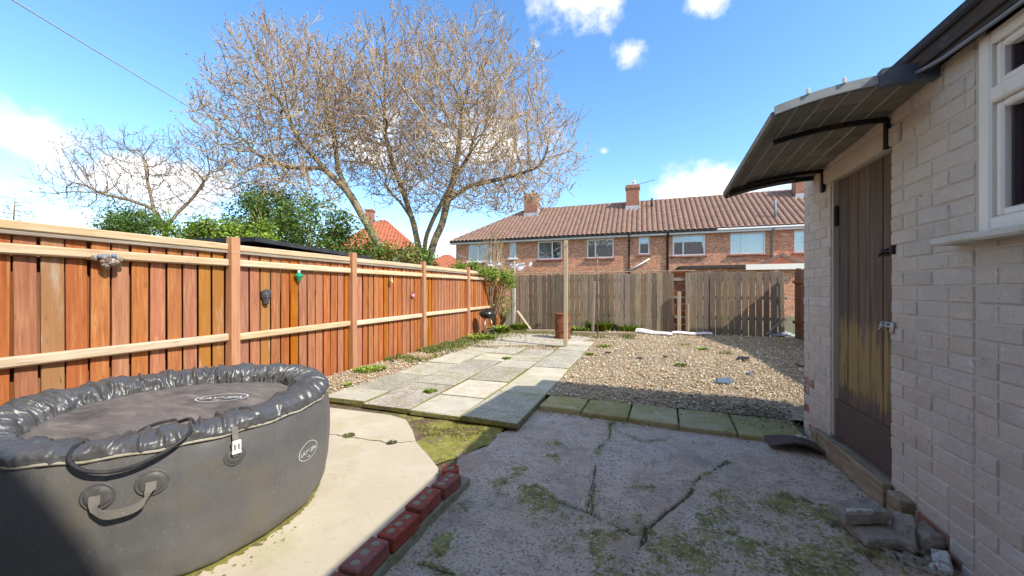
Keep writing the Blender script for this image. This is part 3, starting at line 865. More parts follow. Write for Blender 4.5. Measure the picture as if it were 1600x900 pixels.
def fbar(mb, y0, y1, z0, z1, x=FX + .03, d=.07): mb.box((x, (y0 + y1) / 2, (z0 + z1) / 2), (d, y1 - y0, z1 - z0), b=.008)


fbar(win, fy1 - .062, fy1, fz0, fz1); fbar(win, fy0, fy1 - .062, fz0, fz0 + .062); fbar(win, fy0, fy1 - .062, fz1 - .06, fz1); fbar(win, fy0, fy1 - .062, tz - .035, tz + .035); fbar(win, fy0 - .06, fy0, fz0, fz1)
wo = win.build('window', 'upvc', ob)
sash = MB()
for z0, z1 in ((fz0 + .062, tz - .035), (tz + .035, fz1 - .06)):
    x = FX + .038; d = .05
    fbar(sash, fy1 - .062 - .034, fy1 - .063, z0 + .001, z1 - .001, x, d); fbar(sash, fy0 + .001, fy1 - .097, z0 + .001, z0 + .034, x, d); fbar(sash, fy0 + .001, fy1 - .097, z1 - .034, z1 - .001, x, d)
sash.build('sash', 'upvc', wo)
gk = MB()
for z0, z1 in ((fz0 + .096, tz - .069), (tz + .069, fz1 - .094)):
    x = FX + .055
    gk.box((x, fy1 - .104, (z0 + z1) / 2), (.03, .012, z1 - z0), b=.002); gk.box((x, (fy0 + fy1) / 2 - .05, z0 + .006), (.03, fy1 - fy0 - .13, .012), b=.002)
    pane = MB().box((FX + .068, (fy0 + fy1) / 2 - .06, (z0 + z1) / 2), (.006, fy1 - fy0 - .09, z1 - z0 + .02), b=.001).build('pane', 'glass', wo)
gk.build('gasket', 'gasket', wo)
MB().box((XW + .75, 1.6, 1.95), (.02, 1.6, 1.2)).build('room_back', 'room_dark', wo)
mb = MB().box((XW - .035, (.95 + 2.435) / 2, WZ0 - .004), (.16, 2.435 - .95, .036), b=.010)
mb.build('sill', 'dirty_sill', wo)

# roof: felted deck, fascia boards, cable
roof = MB().box((2.86, 2.25, 2.57), (3.0, 4.15, .05), b=.01).build('roof', 'felt', ob)
MB().box((1.392, 2.25, 2.515), (.028, 4.12, .10), b=.004).build('fascia', 'fascia', roof)
MB().box((1.372, 2.25, 2.565), (.035, 4.14, .055), b=.010).build('drip_edge', 'felt', roof)
MB().box((1.405, 2.25, 2.452), (.02, 4.10, .03), b=.004).build('lower_fascia', 'fascia', roof)
MB().box((1.44, 2.25, 2.485), (.075, 4.08, .016), b=.003).build('soffit', 'fascia', roof)
cp = [(1.41, .4, 2.425), (1.41, 1.6, 2.425), (1.40, 2.1, 2.425), (1.39, 2.40, 2.432), (1.37, 2.58, 2.45), (1.355, 2.72, 2.47), (1.35, 2.9, 2.50)]
MB().tube(cp, .009, 8).build('roof_cable', 'grey_pipe', roof, True)
mb = MB().lathe([(.05, 0), (.05, .12), (.15, .13), (.16, .17), (.12, .22), (.04, .245), (.001, .25)], (1.78, 4.12, 2.59), 16).build('roof_vent', 'grey_pipe', roof, True)

# door canopy
can = thing('door_canopy', (XW, 3.3, 2.35), 'dark panelled canopy on brackets above the plank door', 'canopy')
A, B, C, D = Vector((XW + .005, 2.60, 2.425)), Vector((.745, 2.60, 2.335)), Vector((.745, 3.98, 2.205)), Vector((XW + .005, 4.06, 2.33))


def canp(u, v, dz=0.0):        # u: wall to outer edge, v: near to far
    p = (A * (1 - u) + B * u) * (1 - v) + (D * (1 - u) + C * u) * v
    return p + Vector((0, 0, dz + .035 * (1 - (2 * u - 1) ** 2) * (1 - .3 * v)))


def canquad(u0, u1, v0, v1, z0, z1, nu=2):
    V, F = [], []
    us = np.linspace(u0, u1, nu + 1)
    for u in us:
        for v in (v0, v1):
            for zz in (z0, z1): V.append(canp(u, v, zz))
    for i in range(nu):
        a, b = i * 4, i * 4 + 4
        F += [[a, a + 2, b + 2, b], [a + 1, b + 1, b + 3, a + 3], [a, b, b + 1, a + 1], [a + 2, a + 3, b + 3, b + 2]]
    F += [[0, 1, 3, 2], [nu * 4, nu * 4 + 2, nu * 4 + 3, nu * 4 + 1]]
    return V, F


V, F = canquad(0, 1, 0, 1, .004, .018, 10); link('panel', pymesh('panel', V, F), 'canopy_seam', can)
NU, NV = 6, 9
for i in range(NU):
    for j in range(NV):
        g = .017 / .73; gv = .003 / 1.4
        V, F = canquad(i / NU + g * .5, (i + 1) / NU - g * .5, j / NV + gv, (j + 1) / NV - gv, -.002 + random.uniform(-.0015, .001), .0035, 2)
        link('panel_tile', pymesh('panel_tile', V, F), 'canopy_tile', can)
def edge_pts(u0, u1, v0, v1, dz, n=8): return [canp(u0 + (u1 - u0) * k / n, v0 + (v1 - v0) * k / n, dz) for k in range(n + 1)]
mb = MB(); p = edge_pts(1.0, 1.0, -.005, 1.005, .004)
for a, b in zip(p[:-1], p[1:]): mb.bar(a, b, .03, .045)
mb.build('outer_trim', 'canopy_tile', can)
V, F = canquad(.34, 1.0, -.016, -.003, .0, .05, 12); link('near_trim', pymesh('near_trim', V, F), 'canopy_trim', can)
V, F = canquad(.02, .338, -.035, -.003, -.022, .068, 8); link('end_cap', pymesh('end_cap', V, F), 'slate_plastic', can)
mb = MB(); p = edge_pts(0.0, 1.0, 1.01, 1.01, -.01, 10)
for a, b in zip(p[:-1], p[1:]): mb.bar(a, b, .03, .055)
mb.build('far_trim', 'black_rubber', can)
for u in (.55, .78):
    q = canp(u, -.018, .045); MB().bar(q, q + Vector((0, 0, .035)), .016, .014).build('clip', 'white_plastic', can)
for v, u1 in ((.26, .86), (.86, .80)):
    mb = MB(); p = edge_pts(.02, u1, v, v, -.03, 6)
    for a, b in zip(p[:-1], p[1:]): mb.bar(a, b, .026, .032)
    q = canp(0, v, -.03); mb.box((XW - .012, q.y, q.z - .09), (.024, .035, .19))
    mb.build('bracket', 'dark_iron', can)
V, F = canquad(.25, .98, .92, .97, -.05, -.018, 6); link('rear_beam', pymesh('rear_beam', V, F), 'black_rubber', can)

# ============================================================ LEFT FENCE
XF = -4.60
lf = thing('closeboard_fence', (XF, 5.0, 0), 'orange stained closeboard fence along the left side of the garden', 'fence')
posts = [-.85, 1.10, 3.0, 4.9, 7.0, 9.2, 11.2]
V, F = cbox((.10, .10, 2.1), .006); pm = pymesh('post', V, F)
for i, y in enumerate(posts):
    o = link('post', pm, 'fence_post', lf, loc=(XF + .055, y, .86), rot=(random.uniform(-.004, .004), random.uniform(-.004, .004), 0))
    if y == 3.0:
        MB().box((XF + .055, y, 1.725), (.106, .106, .006), b=.001).build('cord_band', 'rail_pale', o)
V, F = cbox((.016, .126, 1.86), .004); bmA = pymesh('board', V, F); bmA2 = pymesh('rear_board', V, F)
y = -.78; k = 0
rb = random.Random(8)
while y < 11.95:
    z = .82 + rb.uniform(-.012, .012) - (.03 if y > 9 else 0)
    o = link('board', bmA, 'fence_orange', lf, loc=(XF - .008 + rb.uniform(-.003, .003) + (.004 if k % 2 else 0), y, z), rot=(rb.uniform(-.006, .006), rb.uniform(-.004, .004), .07), scale=(1, rb.uniform(.95, 1.04), 1))
    link('rear_board', bmA2, 'brown_board', lf, loc=(XF - .085, y + .07, z + .01), rot=(0, 0, .03), scale=(1, .98, 1))
    if rb.random() < .05 or 2.6 < y < 2.9 or 3.35 < y < 3.55:
        o.material_slots[0].link = 'OBJECT'; o.material_slots[0].material = MATS['fence_olive']
    y += .1405; k += 1
# rear boards close the joints; their dark brown puts gap shade into colour
for a, b in zip(posts[:-1], posts[1:]):
    yc, L = (a + b) / 2, b - a - .10
    far = a > 6
    boxpart('rail', (XF + .035, yc, 1.615 + random.uniform(-.006, .006)), (.07, L, .082), 'rail_pale', lf, rot=(random.uniform(-.004, .004), 0, 0), b=.012)
    boxpart('rail', (XF + .035, yc, .735 + random.uniform(-.008, .008)), (.07, L, .085), 'rail_pale', lf, rot=(random.uniform(-.006, .006), 0, 0), b=.014)
    boxpart('capping', (XF + .012, yc, 1.795), (.085, L, .075), 'rail_pale', lf, rot=(random.uniform(-.004, .004), 0, 0), b=.01)
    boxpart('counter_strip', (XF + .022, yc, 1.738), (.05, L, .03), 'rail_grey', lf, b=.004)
boxpart('rail', (XF + .035, 11.65, .735), (.07, .78, .085), 'rail_pale', lf, b=.012)
boxpart('rail', (XF + .035, 11.65, 1.615), (.07, .78, .085), 'rail_pale', lf, b=.012)

# ============================================================ REAR FENCE
YF = 12.28
rf = thing('board_fence', (0, YF, 0), 'weathered grey vertical board fence across the end of the garden', 'fence')
V, F = cbox((.151, .018, 1.0), .004); bmB = pymesh('board', V, F)
x = -4.28; k = 0
gap_a, gap_b = ONY(1052, 500, YF).x, ONY(1066, 500, YF).x
while x < 3.86:
    h = 1.86 + rb.uniform(-.02, .02)
    if not (gap_a < x < gap_b + .10):
        lean = .0 if x < 3.4 else -.03 * (x - 3.3)
        link('board', bmB, 'grey_board', rf, loc=(x, YF + rb.uniform(-.008, .008), h / 2 - .06), rot=(rb.uniform(-.006, .006), rb.uniform(-.006, .006) + lean, rb.uniform(-.03, .03)), scale=(rb.uniform(.9, 1.06), 1, h))
    x += .160 + (.006 if x > 1.5 else 0) + (.010 if x > 2.6 else 0); k += 1
for z in (.45, 1.05, 1.6): boxpart('rail', (-.2, YF + .045, z), (8.1, .05, .085), 'rail_grey', rf, b=.006)
boxpart('top_strip', (-1.35, YF + .02, 1.865), (5.8, .05, .025), 'old_timber', rf, b=.004)
for x in (-3.0, -.6, 1.9, 3.6): boxpart('post', (x, YF + .12, .9), (.09, .09, 1.9), 'rail_grey', rf, b=.006)
for k in range(9): boxpart('backing_board', ((gap_a + gap_b) / 2 + .1, YF + .075, .12 + k * .21), (.50, .016, .20), 'brown_board', rf, rot=(.06, 0, random.uniform(-.01, .01)), b=.004)
# stub posts in the gap
g1, g2 = ONY(1061, 500, YF - .12), ONY(1069, 500, YF - .12)
o = boxpart('stub_post', (g1.x, YF - .12, .58), (.10, .09, 1.30), 'old_timber', None, b=.006); tag(o, 'taller squared timber stub against the gap in the grey board fence', 'post')
o = boxpart('stub_post', (g2.x + .10, YF - .12, .40), (.07, .06, .95), 'old_timber', None, b=.02); tag(o, 'shorter rounded timber stub beside the squared one at the gap in the board fence', 'post')

# ============================================================ RIGHT FENCE and the shed behind it
rt = thing('brown_fence', (3.98, 8, 0), 'reddish brown fence meeting the grey board fence at its right end', 'fence')
V, F = cbox((.018, .15, 1.9), .004); bmC = pymesh('board', V, F)
y = 4.5
while y < 12.2:
    link('board', bmC, 'brown_board', rt, loc=(3.985 + rb.uniform(-.006, .006), y, .88 + rb.uniform(-.02, .02)), rot=(rb.uniform(-.01, .01), rb.uniform(-.01, .01), .06)); y += .146
for z in (.4, 1.5): boxpart('rail', (3.94, 8.3, z), (.05, 7.7, .08), 'brown_board', rt, b=.006)
for y in (4.5, 7.0, 9.5, 12.1): boxpart('post', (4.04, y, .9), (.09, .09, 1.95), 'brown_board', rt, b=.006)
sh = thing('garden_shed', (5.2, 10.2, -.1), 'timber garden shed behind the brown fence on the right', 'shed')
MB().prism([(4.25, 8.9), (6.4, 8.9), (6.4, 11.3), (4.25, 11.3)], -.2, 2.25).build('wall', 'shed_timber', sh)
mb = MB().add([(4.1, 8.75, 1.95), (6.5, 8.75, 2.05), (6.5, 11.45, 2.75), (4.1, 11.45, 2.65), (4.1, 8.75, 2.0), (6.5, 8.75, 2.1), (6.5, 11.45, 2.8), (4.1, 11.45, 2.7)], [[3, 2, 1, 0], [4, 5, 6, 7], [0, 1, 5, 4], [1, 2, 6, 5], [2, 3, 7, 6], [3, 0, 4, 7]])
mb.build('roof', 'dark_shed', sh)

# ============================================================ INFLATABLE HOT TUB
TC = Vector((-2.665, 1.45, -.03)); 
RP = [(-.001, .735), (.02, .765), (.08, .79), (.20, .812), (.36, .822), (.52, .818), (.60, .806), (.635, .796)]     # height, radius
def tubR(h): return float(np.interp(h, [p[0] for p in RP], [p[1] for p in RP]))


def tub_hit(px, py, off=0.0):
    d = dirpx(px, py); o = Vector((0, 0, HC)); h = .4
    for _ in range(12):
        R = tubR(h) + off; dx, dy = d.x, d.y; ox, oy = o.x - TC.x, o.y - TC.y
        a = dx * dx + dy * dy; b = 2 * (ox * dx + oy * dy); c = ox * ox + oy * oy - R * R
        q = max(b * b - 4 * a * c, 0.0)
        t = (-b - math.sqrt(q)) / (2 * a); p = o + d * t; h = min(max(p.z - TC.z, 0), .66)
    return p, math.atan2(p.y - TC.y, p.x - TC.x), p.z - TC.z


def tubp(ang, h, off=0.0):
    R = tubR(h) + off; return Vector((TC.x + R * math.cos(ang), TC.y + R * math.sin(ang), TC.z + h))


tub = thing('hot_tub', TC, 'round black inflatable hot tub with a puckered cover on the pale concrete pad', 'hot tub')


def tub_body():
    na, nh = 288, 34
    a = np.linspace(0, 2 * PI, na, endpoint=False); hs = np.linspace(0, .645, nh)
    A_, H_ = np.meshgrid(a, hs)
    R = np.interp(H_, [p[0] for p in RP], [p[1] for p in RP])
    # vertical internal seams pull the skin in a little, deeper at the top under the piping
    seam = np.abs(np.mod(A_ * 24 / (2 * PI), 1) - .5) * 2          # 1 on the seam
    R = R - .0045 * np.exp(-((1 - seam) / .10) ** 2) - .003 * (1 - np.cos(2 * PI * seam)) * 0
    rng = np.random.default_rng(2)
    n = vnoise(na, nh, 40, 4, rng, 3, .5); n2 = vnoise(na, nh, 70, 3, rng, 2, .5)
    k = np.where(np.arange(na) > na - 12, np.linspace(0, 1, na) * 0, 1.0)
    blend = np.clip((na - np.arange(na)) / 14.0, 0, 1); n = n * blend + n[:, :1] * (1 - blend); n2 = n2 * blend + n2[:, :1] * (1 - blend)
    top = np.exp(-((H_ - .63) / .06) ** 2); bot = np.exp(-((H_ - .03) / .10) ** 2)
    R = R + (n2 - .5) * .016 * top + (n - .5) * .030 * bot + (n - .5) * .006
    V = np.stack([TC.x + R * np.cos(A_), TC.y + R * np.sin(A_), TC.z + H_], -1).reshape(-1, 3)
    F = []
    for i in range(nh - 1):
        for j in range(na):
            j2 = (j + 1) % na; F.append([i * na + j, i * na + j2, (i + 1) * na + j2, (i + 1) * na + j])
    return link('body', npmesh('body', V, F, True), 'tub_side', tub)


def tub_rim():
    na, npf = 1080, 36
    a = np.linspace(0, 2 * PI, na, endpoint=False)
    prof = [(.800, .622), (.810, .640), (.802, .672), (.778, .702), (.735, .718), (.690, .716), (.648, .698), (.615, .665), (.598, .625), (.592, .590)]
    s = np.linspace(0, 1, npf); sp = np.linspace(0, 1, len(prof))
    pr = np.interp(s, sp, [p[0] for p in prof]); pz = np.interp(s, sp, [p[1] for p in prof])
    rng = np.random.default_rng(12)
    w1 = vnoise(na, npf, 120, 2, rng, 1, .5); w2 = vnoise(na, npf, 200, 6, rng, 2, .5); w3 = vnoise(na, npf, 26, 3, rng, 3, .55); w4 = vnoise(na, npf, 60, 9, rng, 2, .5)
    blend = np.clip((na - np.arange(na)) / 20.0, 0, 1)
    w1, w2, w3, w4 = [w * blend + w[:, :1] * (1 - blend) for w in (w1, w2, w3, w4)]
    amp = np.interp(s, [0, .10, .3, .75, 1], [.003, .009, .017, .034, .018])[:, None]
    rid = lambda w: (1 - np.clip(np.abs(w - .5) * 4.2, 0, 1)) ** 1.2          # sharp folds
    g = (rid(w1) - .35) * amp * 1.0 + (rid(w2) - .35) * amp * .35 + (rid(w4) - .3) * amp * .25
    # sheared pleats: gathers lean a little along the rim
    A_ = a[None, :] + .05 * (w3 - .5) * s[:, None] + .03 * s[:, None] * (w1 - .5)
    nr, nz = np.gradient(pz), -np.gradient(pr); L = np.hypot(nr, nz); nr, nz = nr / L, nz / L
    R = pr[:, None] - 0 * g + nr[:, None] * g; Z = pz[:, None] + nz[:, None] * g + (w3 - .5) * .02 * np.sin(s * PI)[:, None]
    # the camera-side half sags flatter under the lid straps
    front = np.clip(np.cos(a - math.radians(-75)), 0, 1) ** 1.5
    Z = Z - front[None, :] * np.interp(s, [0, .2, .5, 1], [0, .012, .045, .03])[:, None]
    V = np.stack([TC.x + R * np.cos(A_), TC.y + R * np.sin(A_), TC.z + Z], -1).reshape(-1, 3)
    F = []
    for i in range(npf - 1):
        for j in range(na):
            j2 = (j + 1) % na; F.append([i * na + j, i * na + j2, (i + 1) * na + j2, (i + 1) * na + j])
    return link('rim_cover', npmesh('rim_cover', V, F, True), 'tub_rim', tub)


def tub_lid():
    na, nr = 180, 36
    rng = np.random.default_rng(31)
    a = np.linspace(0, 2 * PI, na, endpoint=False); r = np.linspace(0.001, .632, nr)
    n = vnoise(na, nr, 10, 6, rng, 4, .55); blend = np.clip((na - np.arange(na)) / 12.0, 0, 1); n = n * blend + n[:, :1] * (1 - blend)
    A_, R_ = np.meshgrid(a, r)
    n[:4] = n[:4].mean()
    X, Y = R_ * np.cos(A_), R_ * np.sin(A_)
    Z = .612 + .024 * (1 - (R_ / .63) ** 2) + (n - .5) * .016 - .03 * np.clip(np.cos(A_ - math.radians(-75)), 0, 1) * (R_ / .63) ** 2
    # soft radial creases
    Z = Z + .004 * np.sin(X * 11 + 3 * n) * (R_ / .6)
    V = np.stack([TC.x + X, TC.y + Y, TC.z + Z], -1).reshape(-1, 3); F = []
    for i in range(nr - 1):
        for j in range(na):
            j2 = (j + 1) % na; F.append([i * na + j, i * na + j2, (i + 1) * na + j2, (i + 1) * na + j])
    return link('lid', npmesh('lid', V, F, True), 'tub_lid', tub)


body = tub_body(); rim = tub_rim(); lid = tub_lid()
ring = [tubp(2 * PI * k / 160, .628, .008 + .002 * math.sin(k * 1.7)) + Vector((0, 0, .004 * math.sin(k * .9))) for k in range(161)]
MB().tube(ring, .0065, 6, cap=False).build('piping', 'piping_tan', rim, True)


def patch(px, py, r):
    p, ang, h = tub_hit(px, py)
    V, F = [], []; n = 28
    for q, (rr, off) in enumerate(((r, .001), (r, .003), (r * .86, .0035), (r * .83, .0015), (r * .76, .0065), (r * .50, .0085), (.001, .006))):
        for k in range(n):
            w = 2 * PI * k / n; V.append(tubp(ang + rr * math.cos(w) / tubR(h), h + rr * math.sin(w), off))
    for i in range(6):
        for k in range(n): k2 = (k + 1) % n; F.append([i * n + k, i * n + k2, (i + 1) * n + k2, (i + 1) * n + k])
    return pymesh('patch', V, F, True), ang, h


def ribbon(name, pts, w, m, parent, thick=.004, updir=None):
    """flat strap: pts with a width direction each"""
    V, F = [], []
    n = len(pts)
    for i, (p, wd, nm) in enumerate(pts):
        for s_, t_ in ((-1, 0), (1, 0), (1, 1), (-1, 1)): V.append(p + wd * (w / 2 * s_) + nm * (thick * t_))
    for i in range(n - 1):
        for k in range(4): k2 = (k + 1) % 4; F.append([i * 4 + k, i * 4 + k2, i * 4 + 4 + k2, i * 4 + 4 + k])
    F += [[3, 2, 1, 0], [n * 4 - 4, n * 4 - 3, n * 4 - 2, n * 4 - 1]]
    return link(name, pymesh(name, V, F, False), m, parent)


hd = []
for px, py in ((153, 776), (238, 754)):
    me, ang, h = patch(px, py, .056); hd.append((ang, h))
(a1, h1), (a2, h2) = hd
handle = None
pts = []
up = Vector((0, 0, 1))
hm = (h1 + h2) / 2
for k in range(25):
    t = k / 24; ang = a1 + (a2 - a1) * (.5 + .5 * math.sin((t - .5) * PI) * (1.0)) ; e = abs(2 * t - 1)
    drop = .085 * (1 - e ** 2.6); off = .018 + .022 * (1 - e ** 3)
    p = tubp(ang, h1 + (h2 - h1) * t - drop + .012, off)
    nrm = Vector((math.cos(ang), math.sin(ang), 0)); tan = Vector((-math.sin(ang), math.cos(ang), 0))
    vertical = min(1.0, max(0.0, (e - .62) / .25)) if e > .62 else 0.0
    wd = (up * (1 - vertical) + tan * vertical).normalized()
    pts.append((p, wd, nrm))
handle = ribbon('handle', pts, .034, 'strap', tub, .005)
for px, py in ((153, 776), (238, 754)):
    me, ang, h = patch(px, py, .056); link('handle_patch', me, 'tub_patch', handle)
# buckle strap
me, ab, hb = patch(367, 712, .046)
bs = link('buckle_patch', me, 'tub_patch', tub)
pts = []
nrm = Vector((math.cos(ab), math.sin(ab), 0)); tan = Vector((-math.sin(ab), math.cos(ab), 0))
for k in range(9):
    h = hb + (.655 - hb) * k / 8; pts.append((tubp(ab, min(h, .62), .012 + .010 * math.sin(k / 8 * PI)) + Vector((0, 0, max(0, h - .62))), tan, nrm))
pts.append((tubp(ab, .62, -.03) + Vector((0, 0, .065)), tan, nrm))
st = ribbon('strap', pts, .026, 'strap', tub, .003)
mb = MB(); R3 = Matrix.Translation(tubp(ab, .565, .028)) @ Matrix(((tan.x, 0, nrm.x, 0), (tan.y, 0, nrm.y, 0), (0, 1, 0, 0), (0, 0, 0, 1)))
for c, d in (((0, .022, 0), (.038, .020, .012)), ((0, -.024, 0), (.040, .018, .012)), ((-.015, 0, 0), (.008, .03, .011)), ((.015, 0, 0), (.008, .03, .011)), ((0, 0, .001), (.010, .03, .010))):
    V, F = cbox(d, .003); mb.add(V, F, R3 @ Matrix.Translation(c))
mb.build('buckle', 'white_plastic', st)


def text_mesh(txt, size):
    c = bpy.data.curves.new('t', 'FONT'); c.body = txt; c.size = size; c.align_x = 'CENTER'; c.align_y = 'CENTER'; c.resolution_u = 3
    o = bpy.data.objects.new('t', c); COL.objects.link(o)
    dg = bpy.context.evaluated_depsgraph_get(); me = bpy.data.meshes.new_from_object(o.evaluated_get(dg))
    V = [tuple(v.co) for v in me.vertices]; F = [list(p.vertices) for p in me.polygons]
    bpy.data.objects.remove(o); bpy.data.curves.remove(c); bpy.data.meshes.remove(me)
    return V, F


def logo(name, place, w, parent, m='white_print'):
    V, F = [], []

    def put(v, f, dx=0, dy=0):
        o = len(V)
        for p in v: V.append(place(p[0] + dx, p[1] + dy))
        for q in f: F.append([i + o for i in q])
    v, f = text_mesh('LAY', w * .225); put(v, f, -w * .27, -w * .02)
    v, f = text_mesh('Z', w * .11); put(v, f, -w * .03, w * .045)
    v, f = text_mesh('-SPA', w * .225); put(v, f, w * .245, -w * .02)
    v, f = text_mesh('~', w * .3); put(v, f, 0, -w * .20)
    n = 56; ov, of = [], []
    for k in range(n):
        t = 2 * PI * k / n
        # oval with a pointed crown like the badge
        rx, ry = w * .56, w * .33
        bumpy = 1 + .10 * max(0, math.cos(t - PI / 2)) ** 6
        for s_ in (1.0, .955): ov.append((rx * s_ * math.cos(t), ry * s_ * math.sin(t) * bumpy))
    for k in range(n):
        k2 = (k + 1) % n; of.append([2 * k, 2 * k2, 2 * k2 + 1, 2 * k + 1])
    put(ov, of)
    return link(name, pymesh(name, V, F), m, parent)


p, al, hl = tub_hit(482, 704)
logo('logo', lambda x, y: tubp(al + x / tubR(hl), hl + y, .0035), .155, body)
Lc = Vector((TC.x + .17, TC.y + .13, TC.z + .6745))
ca, sa = math.cos(math.radians(28)), math.sin(math.radians(28))
logo('logo', lambda x, y: Vector((Lc.x + x * ca - y * sa, Lc.y + x * sa + y * ca, TC.z + .648)), .26, lid)
# loose hose looped over the rim
hp = [(235, 715), (285, 760), (350, 790)]
def onrim(ang, r, z): return Vector((TC.x + r * math.cos(ang), TC.y + r * math.sin(ang), TC.z + z))
ha = [tub_hit(px, 708)[1] for px in (105, 150, 200, 250, 290)]
hose_pts = [onrim(ha[0] - .02, .70, .672), onrim(ha[0], .77, .672), onrim(ha[0] + .03, .822, .64), onrim(ha[1], .845, .598), onrim(ha[2], .848, .585), onrim(ha[3], .842, .615), onrim(ha[4], .815, .665), onrim(ha[4] + .04, .74, .69), onrim(ha[4] + .03, .62, .69),
            onrim(ha[4] - .05, .50, .652), onrim(ha[3] + .02, .44, .652), onrim(ha[3] - .12, .47, .652), onrim(ha[3] - .18, .55, .65), onrim(ha[3] - .1, .59, .652), onrim(ha[3] + .05, .55, .655)]


def catmull(P, n=6):
    out = []
    for i in range(len(P) - 1):
        p0, p1, p2, p3 = P[max(i - 1, 0)], P[i], P[i + 1], P[min(i + 2, len(P) - 1)]
        for k in range(n):
            t = k / n; out.append(.5 * ((2 * p1) + (p2 - p0) * t + (2 * p0 - 5 * p1 + 4 * p2 - p3) * t * t + (3 * p1 - p0 - 3 * p2 + p3) * t ** 3))
    out.append(P[-1]); return out


hs = MB().tube(catmull(hose_pts), .0085, 8).build('hose', 'black_rubber', None, True)
tag(hs, 'thin black hose looped over the rim of the hot tub', 'hose')

# algae on the pad where water runs off the tub
V, F = [], []; n = 150; rk = random.Random(14)
for k in range(n):
    a = math.radians(-95 + 150 * k / (n - 1)); w = (.012 + .030 * rk.random()) * (.4 + .9 * math.exp(-((math.degrees(a) + 20) / 38) ** 2))
    for r in (.70, .752 + w): V.append((TC.x + r * math.cos(a), TC.y + r * math.sin(a), -.0275))
    if k: F.append([2 * k - 2, 2 * k - 1, 2 * k + 1, 2 * k])
link('algae_edge', pymesh('algae_edge', V, F), 'moss_bright', pad)
V, F = [], []
for k in range(60):
    a = math.radians(rk.uniform(-75, 10)); r = .78 + abs(rk.gauss(0, .07)); c = Vector((TC.x + r * math.cos(a), TC.y + r * math.sin(a), -.0278)); m_ = rk.randint(5, 7); sz = rk.uniform(.002, .0075); o_ = len(V); ph = rk.random() * 6
    for q in range(m_): V.append(c + Vector((math.cos(ph + 2 * PI * q / m_) * sz * rk.uniform(.6, 1.5), math.sin(ph + 2 * PI * q / m_) * sz * rk.uniform(.6, 1.9), 0)))
    F.append(list(range(o_, o_ + m_)))
stuff(link('algae_specks', pymesh('algae_specks', V, F), 'moss_bright', pad))

# ============================================================ GARDEN THINGS
# kettle barbecue by the left fence
q = G(757, 522); bb = thing('kettle_barbecue', (q.x + .12, q.y - .1, 0), 'black kettle barbecue on thin legs beside the orange fence', 'barbecue')
bx, by_ = q.x + .12, q.y - .1
MB().lathe([(.02, .46), (.12, .475), (.185, .52), (.215, .575), (.222, .60)], (bx, by_, 0), 24).build('bowl', 'kettle', bb, True)
ld = MB().lathe([(.228, .600), (.226, .615), (.20, .665), (.14, .700), (.06, .718), (.001, .722)], (bx, by_, 0), 24).build('lid', 'kettle', bb, True)
MB().tube([(bx - .05, by_, .715), (bx - .045, by_, .75), (bx + .045, by_, .75), (bx + .05, by_, .715)], .009, 8).build('lid_handle', 'black_rubber', ld, True)
for k in range(3):
    w = 2 * PI * k / 3 + .5; c, s_ = math.cos(w), math.sin(w)
    MB().tube([(bx + .10 * c, by_ + .10 * s_, .49), (bx + .20 * c, by_ + .20 * s_, .03)], .011, 8).build('leg', 'chrome', bb, True)
    if k < 2:
        wl = MB().lathe([(.01, -.014), (.055, -.014), (.06, 0), (.055, .014), (.01, .014)], n=16).mesh('wheel', True); link('wheel', wl, 'black_rubber', bb, loc=(bx + .215 * c, by_ + .215 * s_, .035), rot=(PI / 2, 0, w))
mb = MB()
for k in range(7): mb.tube([(bx - .14, by_ - .12 + .04 * k, .14), (bx + .14, by_ - .12 + .04 * k, .14)], .004, 6)
mb.tube([(bx - .14, by_ - .14, .14), (bx + .14, by_ - .14, .14), (bx + .14, by_ + .14, .14), (bx - .14, by_ + .14, .14), (bx - .14, by_ - .14, .14)], .006, 6); mb.build('rack', 'chrome', bb)

# washing line post, rusty drum
q = G(884, 542); pole_top = 2.40
wp = thing('washing_line_post', (q.x, q.y, -.05), 'tall square timber washing line post in front of the rusty drum', 'post')
MB().box((q.x, q.y, 1.14), (.095, .095, 2.52), (0, 0, .15), b=.010).build('shaft', 'old_timber', wp)
MB().tube([(q.x + .04, q.y - .04, 2.30), (q.x + .09, q.y - .08, 2.31), (q.x + .09, q.y - .08, 2.36)], .006, 6).build('hook', 'dark_iron', wp)
PT = Vector((q.x, q.y, 2.33))
q = G(879, 528); dr = thing('rusty_drum', (q.x, q.y, 0), 'rusty brown steel drum behind the washing line post', 'drum')
rng = random.Random(5); mb = MB()
prof = [(.205, .0), (.21, .02), (.203, .04), (.205, .20), (.213, .215), (.205, .23), (.205, .42), (.213, .435), (.205, .45), (.204, .62), (.215, .64), (.213, .66), (.198, .655), (.196, .60), (.19, .05), (.001, .045)]
mb.lathe(prof, (q.x, q.y, 0), 28); 
for i, v in enumerate(mb.V):
    a = math.atan2(v.y - q.y, v.x - q.x); f = .012 * math.sin(3 * a + 1 + v.z * 4) * math.sin(v.z * 4.7); mb.V[i] = v + Vector((math.cos(a) * f, math.sin(a) * f, 0))
mb.build('body', 'rust', dr, True)
MB().lathe([(.235, 0), (.235, .018), (.21, .02), (.21, 0)], (q.x, q.y, 0), 28).build('base_rim', 'rust', dr, True)
mb = MB().box((q.x + .02, q.y - .205, .28), (.16, .012, .20), (0, 0, .1), b=.02); mb.build('hatch', 'rust', dr)

